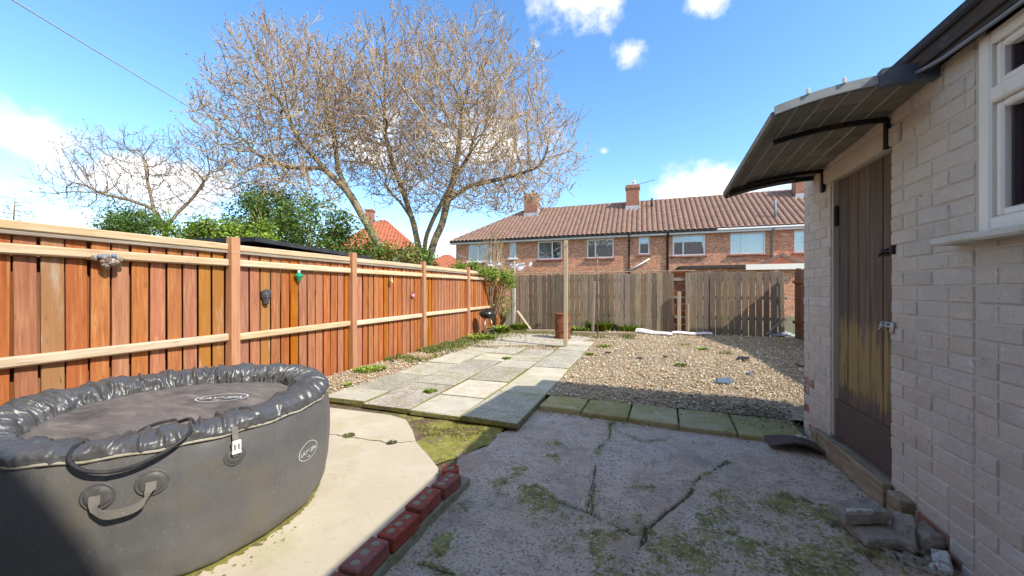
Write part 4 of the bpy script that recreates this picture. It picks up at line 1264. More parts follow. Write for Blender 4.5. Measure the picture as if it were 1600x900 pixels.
# rusty rod and post, concrete corner post, leaning plank
q = G(922, 535); o = MB().tube([(q.x, q.y + 1.6, -.05), (q.x + .01, q.y + 1.6, 1.2), (q.x - .01, q.y + 1.6, 2.3)], .02, 10).build('iron_pole', 'rust_rod', None, True); tag(o, 'thin rusty iron pole standing in the weeds before the board fence', 'pole')
o = MB().box((q.x - .13, q.y + 1.72, .72), (.08, .06, 1.62), (0, .03, 0), b=.01).build('old_post', 'rail_grey', None); tag(o, 'dark broken timber post just left of the thin iron pole', 'post')
q = ONY(803, 511, 12.05); o = MB().box((q.x, 12.05, .62), (.11, .11, 1.45), b=.012).build('concrete_post', 'concrete', None); tag(o, 'pale concrete post in the corner where the two fences meet', 'post')
CPX = q.x
o = MB().tube([(q.x, 12.05, 1.3), (q.x, 12.05, 2.28)], .022, 8).build('line_stake', 'old_timber', None, True); tag(o, 'thin stake rising from the concrete corner post and holding the washing line', 'stake')
a, b = G(829, 513), ONY(808, 488, 12.1); o = MB().bar((a.x, 11.75, -.03), (b.x, 12.12, .55), .10, .03).build('leaning_plank', 'old_timber', None); tag(o, 'pale plank leaning into the corner beside the concrete post', 'plank')
# sleepers round the weedy bed
for (p0, p1, lab) in ((G(822, 519), G(866, 519), 'left'), (G(894, 522), G(995, 524), 'right')):
    d = p1 - p0; o = MB().bar((p0.x, p0.y, .02), (p1.x, p1.y, .02), .12, .12, b=.012).build('sleeper', 'wet_timber', None)
    tag(o, 'timber edging board on the ground %s of the rusty drum' % lab, 'edging', 'edging boards of the weed bed')
# pale sheets of curved plastic lying along the fence
for (p0, p1, lab) in ((G(995, 519), G(1052, 524), 'left'), (G(1050, 521), G(1112, 523), 'right')):
    V, F = [], []; n, m_ = 14, 7; d = (p1 - p0); pr = Vector((-d.y, d.x, 0)).normalized()
    for layer in (0, 1):
        for i in range(n):
            for j in range(m_):
                t = i / (n - 1); w = (j / (m_ - 1) - .5) * .26
                V.append(p0 + d * t + pr * w + Vector((0, 0, .012 + .11 * (1 - (w / .13) ** 2) * (1 - .55 * t if lab == 'left' else .45) + (.006 if layer == 0 else 0) + .012 * math.sin(9 * t))))
    for layer in (0, 1):
        o_ = layer * n * m_
        for i in range(n - 1):
            for j in range(m_ - 1):
                f = [o_ + i * m_ + j, o_ + (i + 1) * m_ + j, o_ + (i + 1) * m_ + j + 1, o_ + i * m_ + j + 1]; F.append(f if layer == 0 else f[::-1])
    o = link('curved_sheet', pymesh('curved_sheet', V, F, True), 'white_sheet'); tag(o, '%s of the two pale curved plastic strips lying at the board fence' % lab, 'strip', 'pale plastic strips')
# rubbish in the far right corner
a, b = G(1196, 524), ONY(1232, 500, 12.1); o = MB().bar((a.x, a.y - .1, .03), (b.x - .1, 12.1, .50), .10, .03).build('leaning_plank', 'rail_grey', None); tag(o, 'grey plank leaning on the board fence in the shaded right corner', 'plank')
q = G(1222, 524); V, F = [], []
for i in range(10):
    for j in range(10): V.append((q.x - .30 + .07 * i, q.y - .15 + .045 * j, max(-.005, .10 * math.sin(i / 9 * PI) * math.sin(j / 9 * PI) + random.uniform(-.02, .035) * (0 < i < 9) * (0 < j < 9))))
for i in range(9):
    for j in range(9): F.append([i * 10 + j, (i + 1) * 10 + j, (i + 1) * 10 + j + 1, i * 10 + j + 1])
o = link('crumpled_tarp', pymesh('crumpled_tarp', V, F), 'tarp'); tag(o, 'crumpled grey plastic sheet on the gravel in the shaded right corner', 'sheet')
for (px, py, lab) in ((1221, 531, 'nearer'), (1236, 525, 'farther')):
    q = G(px, py); me = MB().lathe([(.001, -.034), (.02, -.028), (.032, -.012), (.034, 0), (.032, .012), (.02, .028), (.001, .034)], n=14)
    seam = []
    for k in range(25):
        t = 2 * PI * k / 24; seam.append(Vector((math.cos(t), math.sin(t), .55 * math.sin(2 * t))).normalized() * .0345)
    o = link('tennis_ball', me.mesh('tennis_ball', True), 'ball', loc=(q.x, q.y, .02)); tag(o, '%s of two yellow green tennis balls on the shaded gravel' % lab, 'ball', 'tennis balls')
    link('seam', MB().tube(seam, .0014, 5, cap=False).mesh('seam', True), 'white_plastic', o, loc=(q.x, q.y, .02))

# rubble heap at the foot of the wall


def rock(name, c, d, rot, m, label, seed, cat='rubble'):
    r = random.Random(seed); V, F = cbox(d, min(d) * .22)
    V = [(v[0] * (1 + r.uniform(-.10, .10)), v[1] * (1 + r.uniform(-.10, .10)), v[2] * (1 + r.uniform(-.12, .12))) for v in V]
    me = pymesh(name, V, F); o = link(name, me, m, None, loc=c, rot=rot)
    s = o.modifiers.new('s', 'SUBSURF'); s.subdivision_type = 'SIMPLE'; s.levels = s.render_levels = 3
    tx = bpy.data.textures.new('rk', 'CLOUDS'); tx.noise_scale = .05
    dm = o.modifiers.new('d', 'DISPLACE'); dm.texture = tx; dm.strength = .022; dm.mid_level = .5; dm.texture_coords = 'LOCAL'
    tag(o, label, cat, 'broken masonry heaped at the wall'); return o


R0 = G(1350, 838, -.08)
rock('broken_slab', R0 + Vector((-.02, .02, .125)), (.24, .14, .065), (.14, -.16, .25), 'rubble', 'broken concrete chunk with a white painted face, topmost of the rubble heap', 1)
rock('painted_fragment', R0 + Vector((-.04, -.045, .155)), (.13, .02, .03), (.25, -.10, .2), 'rubble_white', 'white painted sliver on top of the rubble heap', 2)
rock('broken_slab', R0 + Vector((.04, -.05, .045)), (.22, .15, .06), (.10, -.08, .15), 'rubble', 'flat rounded concrete piece under the topmost chunk of the heap', 3)
rock('broken_slab', R0 + Vector((.16, -.03, .075)), (.09, .21, .09), (.55, .15, -.35), 'rubble', 'squared stone block leaning against the right of the rubble heap', 4)
rock('broken_slab', R0 + Vector((.04, .06, .03)), (.24, .12, .06), (.0, .03, .5), 'rubble', 'dark broken stone at the back of the rubble heap by the timber block', 5)
rock('broken_slab', R0 + Vector((.24, -.02, .05)), (.11, .15, .13), (.2, .2, .3), 'rubble', 'crumbling stone lump between the heap and the painted wall', 6)
rock('painted_fragment', R0 + Vector((.23, -.17, .03)), (.06, .14, .05), (.2, .0, -.4), 'rubble_white', 'pale mortar stick lying in front of the rubble heap', 7)
rock('broken_slab', R0 + Vector((.12, -.18, .0)), (.20, .10, .04), (.0, .0, -.3), 'rubble', 'low mossy stone lying at the front of the rubble heap', 8)
for k in range(16):
    r = random.Random(60 + k); rock('stone_chip', R0 + Vector((r.uniform(.0, .42), r.uniform(-.30, .02), .0 + r.uniform(0, .015))), (r.uniform(.02, .05), r.uniform(.02, .05), r.uniform(.015, .03)), (r.random(), r.random(), r.random() * 6), random.choice(['rubble', 'rubble', 'bare_brick', 'rubble_white']), 'small stone chip scattered round the rubble heap', 90 + k, 'chip')
# bent brown tile and white lump near the door
q = G(1245, 703, -.07); V, F = [], []
n = 12
for layer in (0, 1):
    for i in range(n):
        for j in range(4):
            t = i / (n - 1); zz = .035 + .04 * math.sin(t * PI * 1.3 - .6) * (1 - .4 * j / 3) + (0 if layer else .014)
            V.append((q.x - .20 + .38 * t, q.y - .10 + .22 * j / 3 + .05 * (1 - t), -.07 + zz))
for layer in (0, 1):
    o_ = layer * n * 4
    for i in range(n - 1):
        for j in range(3):
            f = [o_ + i * 4 + j, o_ + (i + 1) * 4 + j, o_ + (i + 1) * 4 + j + 1, o_ + i * 4 + j + 1]; F.append(f if not layer else f[::-1])
rimv = [(i, 0) for i in range(n)] + [(n - 1, j) for j in range(1, 4)] + [(i, 3) for i in range(n - 2, -1, -1)] + [(0, j) for j in (2, 1)]
for (i, j), (i2, j2) in zip(rimv, rimv[1:] + rimv[:1]):
    F.append([i * 4 + j, i2 * 4 + j2, n * 4 + i2 * 4 + j2, n * 4 + i * 4 + j])
o = link('roof_tile', pymesh('roof_tile', V, F, False), 'brown_tile'); tag(o, 'curved dark brown roof tile lying on the yard beside the door threshold', 'tile')
q = G(1252, 686, -.06); o = rock('white_lump', (q.x, q.y, -.05), (.07, .06, .04), (0, 0, .5), 'rubble_white', 'white lump of plaster behind the brown roof tile', 44, 'plaster')

# fence ornaments
def onfence(px, py, dx=0.0): return ONX(px, py, XF + dx)
q = onfence(166, 408, .06); o = thing('wall_planter', (q.x, q.y, q.z), 'stone coloured fence ornament with blue tops on the nearest fence rail', 'ornament')
mb = MB(); rk = random.Random(2)
for k in range(26):
    u = rk.uniform(-1, 1); w = rk.uniform(0, 1); r = .018 + .012 * rk.random()
    c = Vector((q.x + .02 + rk.uniform(-.015, .03), q.y + .10 * u * (1 - .55 * w), q.z + .035 - .09 * w * (1 - .4 * abs(u)))); V, F = cbox((2 * r, 2 * r, 2 * r * .8), r * .55); mb.add(V, F, Matrix.LocRotScale(c, Euler((rk.random() * 3, rk.random() * 3, 0)), None))
mb.build('bowl', 'stone_ornament', o, True)
for k in range(3): MB().lathe([(.001, .022), (.015, .014), (.02, 0), (.014, -.014), (.001, -.02)], (q.x + .05, q.y - .06 + .045 * k, q.z + .035 + .006 * k), 10).build('flower', 'blue_ornament', o, True)
q = onfence(415, 465, .03); o = thing('wall_ornament', (q.x, q.y, q.z), 'small dark grey figure hung on the pale board of the orange fence', 'ornament')
mb = MB().lathe([(.001, -.10), (.03, -.085), (.04, -.07), (.028, -.055), (.045, -.02), (.062, .03), (.055, .065), (.03, .085), (.001, .09)], (q.x, q.y, q.z), 12)
for k in range(5): mb.tube([(q.x, q.y - .05 + .025 * k, q.z + .06), (q.x + .02, q.y - .06 + .03 * k, q.z + .11 - .01 * abs(k - 2))], [.018, .007], 6)
mb.build('body', 'dark_ornament', o, True)
q = onfence(467, 432, .05); o = thing('hanging_lantern', (q.x, q.y, q.z), 'green glass diamond shaped lantern hanging from the fence rail', 'lantern')
MB().lathe([(.001, -.085), (.025, -.045), (.055, .005), (.05, .025), (.02, .05), (.012, .06)], (q.x, q.y, q.z), 8).build('body', 'green_glass', o); MB().lathe([(.018, .055), (.018, .085), (.001, .088)], (q.x, q.y, q.z), 10).build('cap', 'white_plastic', o, True)
q = onfence(612, 437, .08); o = thing('small_bell', (q.x, q.y, q.z), 'little brass coloured ornament under the rail of the third fence bay', 'ornament')
MB().lathe([(.03, -.06), (.034, -.04), (.024, -.01), (.012, .015), (.016, .03), (.001, .045)], (q.x, q.y, q.z), 10).build('body', 'brass_ornament', o, True); MB().tube([(q.x, q.y, q.z + .04), (q.x - .03, q.y, q.z + .09)], .004, 5).build('hook', 'dark_iron', o)
q = onfence(645, 462, .03); o = thing('round_ornament', (q.x, q.y, q.z), 'small round pink ornament on the boards beside the third fence post', 'ornament')
MB().lathe([(.001, -.05), (.035, -.035), (.05, 0), (.035, .035), (.001, .05)], (q.x, q.y, q.z), 12).build('body', 'pink_ornament', o, True); MB().lathe([(.02, .04), (.012, .07), (.001, .075)], (q.x, q.y, q.z), 8).build('cap', 'dark_ornament', o, True)

# scraps lying on the gravel
def scrap(px, py, m, label, s=.06, flat=.35, seed=0, z=.0):
    q = G(px, py); r = random.Random(seed); mb = MB()
    V, F = cbox((s * 2, s * 1.3, s * flat), s * .15); V = [(v[0] + r.uniform(-.2, .2) * s, v[1] + r.uniform(-.2, .2) * s, v[2] + r.uniform(-.1, .2) * s) for v in V]
    o = link('scrap', pymesh('scrap', V, F), m, None, loc=(q.x, q.y, z + s * flat * .5), rot=(r.uniform(-.2, .2), r.uniform(-.2, .2), r.random() * 3)); tag(o, label, 'debris', 'scraps on the gravel')


scrap(1131, 597, 'litter_blue', 'largest blue grey scrap on the gravel near the shaded edge', .09, .35, 1)
scrap(1172, 585, 'litter_blue', 'smaller blue scrap on the gravel behind the largest one', .05, .4, 2)
scrap(1161, 562, 'litter_dark', 'dark clod on the gravel just before the corner shadow', .09, .4, 3)
scrap(999, 561, 'litter_dark', 'black twig like scrap on the sunlit gravel nearest the paving', .05, .6, 4)
scrap(1040, 558, 'litter_dark', 'dark grey scrap on the gravel right of the twig like one', .05, .4, 5)
scrap(700, 552, 'litter_blue', 'crumpled blue grey litter beside the left edge of the paving', .05, .5, 6)
scrap(700, 534, 'litter_blue', 'small blue litter in the grass at the foot of the fence', .05, .6, 7)
scrap(613, 565, 'litter_dark', 'small dark clod on the gravel strip below the orange fence', .035, .5, 8)
scrap(1250, 572, 'litter_dark', 'dark stick like scrap at the foot of the outbuilding corner', .07, .3, 9)
scrap(950, 551, 'litter_dark', 'dark clod on the gravel next to the far paving slab', .06, .3, 10)

# ============================================================ TERRACE behind the garden
YH = 26.4
th = thing('terraced_house', (-1, YH + 4, -.1), 'long brick terrace with a brown tiled hipped roof beyond the board fence', 'house')
HX0, HX1, EZ = -14.1, 16.0, 5.02
wins = [((732, 768), (380, 407), 'm', .42, 0), ((796, 807), (381, 402), 's', 0, 0), ((840, 878), (377, 405), 'm', .6, 1), ((917, 959), (373, 403), 'm', .32, 2), ((998, 1015), (371, 400), 's', 0, 2),
        ((1051, 1102), (369, 400), 'm', .33, 2), ((1141, 1196), (365, 397), 'm', .34, 2), ((1241, 1276), (363, 393), 'm', .5, 2)]
WW = []
for (a, b), (t_, bt), kd, mull, cur in wins:
    x0, x1 = ONY(a, 0, YH).x, ONY(b, 0, YH).x
    z1 = 4.83; z0 = 3.50 if kd == 'm' else 3.66
    WW.append((x0, x1, z0, z1, mull, cur))
mb = MB()


def wb(x0, x1, z0, z1): mb.box(((x0 + x1) / 2, YH + .15, (z0 + z1) / 2), (x1 - x0, .30, z1 - z0), b=.001)


wb(HX0, HX1, -.2, 3.499); wb(HX0, HX1, 4.831, EZ)
xs = HX0
for x0, x1, z0, z1, _, _ in WW:
    wb(xs, x0, 3.5, 4.83)
    if z0 > 3.52: wb(x0, x1, 3.5, z0)
    xs = x1
wb(xs, HX1, 3.5, 4.83)
mb.box((HX0 + .15, YH + 4.3, 2.4), (.30, 7.99, 5.24), b=.001); mb.box((HX1 - .15, YH + 4.3, 2.4), (.30, 7.99, 5.24), b=.001); mb.box(((HX0 + HX1) / 2, YH + 8.45, 2.4), (HX1 - HX0 - .61, .30, 5.24), b=.001)
hw = mb.build('wall', 'house_brick', th)
for i, (x0, x1, z0, z1, mull, cur) in enumerate(WW):
    w = MB(); yf = YH + .07; t = .09

    def fb(a, b, c, d): w.box(((a + b) / 2, yf, (c + d) / 2), (b - a, .07, d - c), b=.006)
    fb(x0, x0 + t, z0, z1); fb(x1 - t, x1, z0, z1); fb(x0 + t, x1 - t, z0, z0 + t); fb(x0 + t, x1 - t, z1 - t, z1)
    if mull:
        xm = x0 + (x1 - x0) * mull; fb(xm - .04, xm + .04, z0 + t, z1 - t)
    wo = w.build('window', 'white_frame', th)
    spans = [(x0 + t, x1 - t)] if not mull else [(x0 + t, xm - .04), (xm + .04, x1 - t)]
    for a, b in spans: MB().box(((a + b) / 2, yf + .01, (z0 + z1) / 2), (b - a, .012, z1 - z0 - 2 * t), b=.001).build('pane', 'glass_far', wo)
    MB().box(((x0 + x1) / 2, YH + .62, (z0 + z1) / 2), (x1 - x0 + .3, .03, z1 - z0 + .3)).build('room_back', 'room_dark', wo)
    V, F = [], []; n = 60
    ca, cb = (x0, x1)
    if cur == 1: cb = x0 + (x1 - x0) * .55
    if cur:
        zt = z1 if cur == 1 else z0 + (z1 - z0) * (.96, .72, .88)[i % 3]
        for k in range(n):
            x = ca + (cb - ca) * k / (n - 1); yy = YH + .30 + .03 * math.sin(k * 1.25)
            V += [(x, yy, z0 - .02), (x, yy, zt)]
            if k: F.append([2 * k - 2, 2 * k, 2 * k + 1, 2 * k - 1])
        link('curtain', pymesh('curtain', V, F, True), 'curtain', wo)
        if cur == 2: MB().box(((x0 + x1) / 2, YH + .26, (zt + z1) / 2), (x1 - x0, .02, z1 - zt)).build('blind', 'white_frame', wo)
    sm = 'mauve_sill' if i in (2,) else ('white_frame' if i < 2 else 'chimney_brick')
    MB().box(((x0 + x1) / 2, YH - .04, z0 - .06), (x1 - x0 + .22, .20, .10), b=.01).build('sill', sm, wo)

# roof: rows of pantiles as one ribbed surface, hipped at the left
RY, RZ, EY = YH + 4.3, 8.12, YH - .36
def tile_slope(name, p_fun, nu, nv, m, parent, rib=.10, step=.022):
    """p_fun(u,v)->point, normal; ribs along v, overlapping courses up v"""
    U = np.array([k + f for k in range(nu) for f in (0, .09, .18, .5, .82, .91)] + [nu]); Vv = []
    for k in range(nv): Vv += [k + .0, k + .5, k + .97]
    Vv = np.array(Vv + [nv])
    P = np.zeros((len(Vv), len(U), 3))
    for j, v in enumerate(Vv):
        fr = v - math.floor(v)
        for i, u in enumerate(U):
            fu = u - math.floor(u)
            gd = min(fu, 1 - fu); h = rib * (1 - math.exp(-(gd / .10) ** 2)) * (.7 + .3 * math.sin(PI * fu)) + step * (1 - fr)
            p, nrm = p_fun(u / nu, v / nv); P[j, i] = p + nrm * h
    n = len(U); F = []
    for j in range(len(Vv) - 1):
        for i in range(n - 1): F.append([j * n + i, j * n + i + 1, (j + 1) * n + i + 1, (j + 1) * n + i])
    return link(name, npmesh(name, P.reshape(-1, 3), F, False), m, parent)


slope_n = Vector((0, -(RZ - EZ), RY - EY)).normalized()
HL, HR, RUN = HX0 - .38, HX1 + .4, 4.9
def front_p(u, v):
    x = HL + (HR - HL) * u; x = max(x, HL + RUN * v); x = min(x, HR)
    return Vector((x, EY + (RY - EY) * v, EZ + .05 + (RZ - EZ) * v)), slope_n
hip_n = Vector((-(RZ - EZ), 0, RUN)).normalized()
def hip_p(u, v):
    y0, y1 = EY + (RY - EY) * v, EY + 2 * (RY - EY) - (RY - EY) * v
    return Vector((HL + RUN * v, min(max(EY + 2 * (RY - EY) * u, y0), y1), EZ + .05 + (RZ - EZ) * v)), hip_n
rof = tile_slope('roof', front_p, 92, 15, 'roof_tile', th)
tile_slope('hip_slope', hip_p, 28, 15, 'roof_tile', rof)
link('back_slope', pymesh('back_slope', [(HL, EY + 2 * (RY - EY), EZ), (HR, EY + 2 * (RY - EY), EZ), (HR, RY, RZ + .05), (HL + RUN, RY, RZ + .05)], [[0, 1, 2, 3]]), 'roof_tile', rof)
mb = MB()
xx = HL + RUN
while xx < HR: mb.bar((xx, RY, RZ + .075), (xx + .435, RY, RZ + .075), .22, .14, b=.06); xx += .45
mb.build('ridge_tiles', 'roof_tile', rof)
mb = MB()
for k in range(14):
    a, b = Vector((HL, EY, EZ + .07)), Vector((HL + RUN, RY, RZ + .09)); mb.bar(a.lerp(b, k / 14), a.lerp(b, (k + .96) / 14), .16, .10, b=.04)
mb.build('hip_tiles', 'roof_tile', rof)
# gutters and fascia
xg0, xg1, xg2 = HL, ONY(1120, 0, EY).x, HR
MB().box(((xg0 + xg1) / 2, EY - .04, EZ + .02), (xg1 - xg0, .11, .10), b=.03).build('gutter', 'black_pipe', th)
MB().box(((xg1 + xg2) / 2, EY - .04, EZ + .02), (xg2 - xg1, .11, .11), b=.03).build('gutter', 'white_frame', th)
MB().box(((HL + HR) / 2, EY + .06, EZ - .06), (HR - HL, .03, .20), b=.004).build('fascia', 'white_frame', th)
MB().box(((HL + HR) / 2, YH - .14, EZ - .14), (HR - HL, .40, .02), b=.004).build('soffit', 'white_frame', th)
for px, m, r in ((805, 'white_frame', .04), (983, 'black_pipe', .05), (1043, 'black_pipe', .065), (1206, 'grey_pipe', .055)):
    x = ONY(px, 0, YH).x; MB().tube([(x, EY - .02, EZ - .05), (x, EY + .05, EZ - .18), (x, YH - .07, EZ - .4), (x, YH - .07, .0)], r, 8).build('downpipe', m, th, True)
for px in (1020, 1207):
    x = ONY(px, 0, YH + 1).x; yv = YH + (3.2 if px == 1020 else .5); zb = EZ + (RZ - EZ) * (yv - EY) / (RY - EY); MB().tube([(x, yv, zb - .1), (x, yv, zb + (.75 if px == 1020 else 1.25))], .07, 8).build('vent_pipe', 'grey_pipe' if px > 1100 else 'black_pipe', rof, True)
for px, w_ in ((831, 1.15), (988.5, .95), (1256, 1.15)):
    yc = RY - .9; x = ONY(px, 0, yc).x; zb = EZ + (RZ - EZ) * (yc - .35 - EY) / (RY - EY)
    ch = MB().box((x, yc, (zb + 9.1) / 2), (w_, .75, 9.1 - zb + .2), b=.01).box((x, yc, 9.05), (w_ + .12, .87, .16), b=.01).box((x, yc, 9.2), (w_ + .04, .79, .12), b=.01).build('chimney', 'chimney_brick', rof)
    MB().lathe([(.13, 9.25), (.12, 9.5), (.15, 9.52), (.15, 9.6), (.11, 9.6)], (x + .1, yc, 0), 12).build('chimney_pot', 'white_frame' if 900 < px < 1100 else 'chimney_brick', ch, True)
    MB().add([(x - w_ / 2 - .12, yc - .55, zb - .08), (x + w_ / 2 + .12, yc - .55, zb - .08), (x + w_ / 2 + .12, yc - .3, zb + .22), (x - w_ / 2 - .12, yc - .3, zb + .22)], [[0, 1, 2, 3]]).box((x, yc - .39, zb + .22), (w_ + .06, .03, .3), b=.004).box((x + w_ / 2 + .02, yc, zb + .45), (.04, .8, .5), b=.004).build('flashing', 'lead', ch)
    if 900 < px < 1100:
        m2 = MB().tube([(x + .5, yc, 9.0), (x + .5, yc, 9.35), (x + 1.6, yc - .3, 9.5)], .018, 6)
        for k in range(6): m2.tube([(x + .75 + .15 * k, yc - .07 - .04 * k - .2, 9.38 + .02 * k), (x + .75 + .15 * k, yc - .07 - .04 * k + .2, 9.38 + .02 * k)], .01, 5)
        m2.build('aerial', 'galv', ch)
# ground floor extensions whose tops show above the fence
ex = thing('flat_roofed_extension', (5, 23.5, -.1), 'low flat roofed extension of the terrace just above the board fence', 'extension')
xa, xb, xc = ONY(1062, 0, 23.5).x, ONY(1165, 0, 23.5).x, ONY(1262, 0, 23.5).x
MB().prism([(xa + .2, 23.7), (xc, 23.7), (xc, YH - .01), (xa + .2, YH - .01)], -.2, 2.52).build('wall', 'house_brick', ex)
MB().prism([(xa, 23.5), (xc + .2, 23.5), (xc + .2, YH - .02), (xa, YH - .02)], 2.53, 2.66).build('roof', 'felt', ex)
MB().box(((xb + xc) / 2, 23.47, 2.52), (xc - xb, .04, .30), b=.004).build('fascia', 'upvc', ex)
MB().box(((xa + xb) / 2, 23.47, 2.55), (xb - xa, .04, .14), b=.004).build('dark_fascia', 'fascia', ex)
pr_ = thing('porch_roof', (8.2, 25, 2.4), 'small pitched porch roof against the terrace wall at the far right', 'porch')
xp0, xp1 = ONY(1180, 0, 25.3).x, ONY(1262, 0, 25.3).x
for sx in (0, 1):
    a, b = Vector((xp0 + (xp1 - xp0) * sx, 25.3, 2.62)), Vector(((xp0 + xp1) / 2, 25.3, 3.30)); MB().bar(a, b, .12, .20).build('barge_board', 'roof_tile', pr_)
MB().add([(xp0, 25.25, 2.66), (xp1, 25.25, 2.66), ((xp0 + xp1) / 2, 25.25, 3.34), (xp0, YH, 2.66), (xp1, YH, 2.66), ((xp0 + xp1) / 2, YH, 3.34)], [[0, 2, 5, 3], [1, 4, 5, 2], [0, 1, 2]]).build('roof', 'roof_red', pr_)
dx = ONY(983, 0, YH).x
MB().tube([(dx, YH - .1, 2.62), (dx + .5, YH - .1, 2.85), (dx + 1.3, YH - .1, 3.35)], .05, 6).build('branch_pipe', 'white_frame', th, True)

# ============================================================ HOUSES to the left
def hip_house(name, c, rz, w, d, ez, rise, label, chim=True, m='roof_red'):
    h = thing(name, (c[0], c[1], -.1), label, 'house'); R = Matrix.Translation((c[0], c[1], 0)) @ Matrix.Rotation(rz, 4, 'Z')
    mb = MB(); V, F = cbox((w, d, ez + .2), .002); mb.add(V, F, R @ Matrix.Translation((0, 0, ez / 2 - .1))); mb.build('wall', 'house_brick', h)
    e = .4; W, D_ = w / 2 + e, d / 2 + e; r = max(W - D_, .05); nz = Vector((0, -rise, D_)).normalized()
    faces = []
    for k in range(4):
        if k % 2 == 0:
            s = 1 if k == 0 else -1
            def pf(u, v, s=s):
                x = -W + 2 * W * u; lim = W + (r - W) * v; x = max(-lim, min(lim, x)); p = Vector((s * x, -s * D_ * (1 - v), ez + rise * v)); return R @ p, (R.to_3x3() @ Vector((0, -s * rise, D_))).normalized()
            nu = int(2 * W / .34)
        else:
            s = 1 if k == 1 else -1
            def pf(u, v, s=s):
                y = -D_ + 2 * D_ * u; lim = D_ * (1 - v); y = max(-lim, min(lim, y)); p = Vector((s * (W + (r - W) * v), s * y, ez + rise * v)); return R @ p, (R.to_3x3() @ Vector((s * rise, 0, W - r))).normalized()
            nu = int(2 * D_ / .34)
        faces.append(tile_slope('roof' if k == 0 else 'roof_slope', pf, nu, 12, m, h if k == 0 else faces[0]))
    mb = MB()
    for sx in (-1, 1):
        for sy in (-1, 1):
            a, b = R @ Vector((sx * W, sy * D_, ez + .05)), R @ Vector((sx * r, 0, rise + ez + .06))
            for k in range(10): mb.bar(a.lerp(b, k / 10), a.lerp(b, (k + .95) / 10), .2, .12, b=.05)
    mb.bar(R @ Vector((-r, 0, ez + rise + .08)), R @ Vector((r, 0, ez + rise + .08)), .22, .14, b=.05); mb.build('hip_tiles', m, faces[0])
    mb = MB()
    for sx, sy, lx, ly in ((0, -1, w + .7, .1), (0, 1, w + .7, .1), (-1, 0, .1, d + .9), (1, 0, .1, d + .9)):
        V, F = cbox((lx, ly, .14), .02); mb.add(V, F, R @ Matrix.Translation((sx * W, sy * D_, ez - .04)))
    mb.build('gutter', 'black_pipe', h)
    for k, xx in enumerate((-w * .28, w * .25)):
        V, F = cbox((1.2, .1, 1.2), .01); mb = MB().add(V, F, R @ Matrix.Translation((xx, -d / 2 - .02, ez - 1.1))); wo = mb.build('window', 'white_frame', h)
        V, F = cbox((1.0, .02, 1.0), .003); MB().add(V, F, R @ Matrix.Translation((xx, -d / 2 - .085, ez - 1.1))).build('pane', 'glass', wo)
    if chim:
        V, F = cbox((.7, .9, 2.4), .01); mb = MB().add(V, F, R @ Matrix.Translation((-r - .9, .1, ez + rise - .1))); V, F = cbox((.85, 1.05, .18), .01); mb.add(V, F, R @ Matrix.Translation((-r - .9, .1, ez + rise + 1.1))); mb.build('chimney', 'chimney_brick', faces[0])
    return h


q = AT(598, 452, 38); hip_house('brick_house', (q.x, q.y), math.radians(24), 7.2, 6.4, 5.0, 3.3, 'brick house with a bright red hipped roof behind the big bare tree')
q = AT(698, 452, 60); hip_house('brick_house', (q.x, q.y), math.radians(10), 8, 7, 4.2, 2.6, 'distant low house with a red roof showing between the big tree and the terrace', False)
q = AT(375, 452, 42); hip_house('brick_house', (q.x, q.y), math.radians(30), 9, 7, 3.4, 2.8, 'red roofed house mostly hidden by the evergreen bushes on the left', False)
# dark flat roofed shed just beyond the left fence
ns = thing('flat_roofed_shed', (-6.0, 4.6, -.1), 'dark felt roofed shed just beyond the orange fence', 'shed')
MB().prism([(-6.8, 3.7), (-5.2, 3.7), (-5.2, 5.7), (-6.8, 5.7)], -.2, 1.90).build('wall', 'shed_timber', ns)
MB().add([(-6.95, 3.6, 2.02), (-5.02, 3.6, 1.96), (-5.02, 5.9, 1.88), (-6.95, 5.9, 1.94), (-6.95, 3.6, 2.08), (-5.02, 3.6, 2.02), (-5.02, 5.9, 1.94), (-6.95, 5.9, 2.00)], [[3, 2, 1, 0], [4, 5, 6, 7], [0, 1, 5, 4], [1, 2, 6, 5], [2, 3, 7, 6], [3, 0, 4, 7]]).build('roof', 'dark_shed', ns)

# the house whose yard this is stands behind the camera and shades the near corner of the tub
HYW = tub_hit(95, 800)[0].y - .32 * (4.95 - tub_hit(95, 800)[0].z) - .33; print('house wall', HYW)
mh = thing('brick_house', (0, -5, -.1), 'brick house at the near end of the garden', 'house')
MB().prism([(-7.5, -8.6), (7.5, -8.6), (7.5, HYW), (-7.5, HYW)], -.2, 5.0).build('wall', 'paint_joint', mh)
MB().add([(-7.9, -9, 4.95), (7.9, -9, 4.95), (7.9, HYW + .33, 4.95), (-7.9, HYW + .33, 4.95), (-7.9, -4.7, 8), (7.9, -4.7, 8)], [[0, 1, 5, 4], [2, 3, 4, 5], [1, 2, 5], [3, 0, 4], [3, 2, 1, 0]]).build('roof', 'roof_tile', mh)
for x in (-4.6, 3.6):
    wo = MB().box((x, HYW + .01, 3.9), (1.5, .08, 1.3)).build('window', 'white_frame', mh); MB().box((x, HYW + .06, 3.9), (1.34, .02, 1.14)).build('pane', 'glass', wo)

# ============================================================ TREES
def unit(v): return v / (np.linalg.norm(v, axis=-1, keepdims=True) + 1e-9)


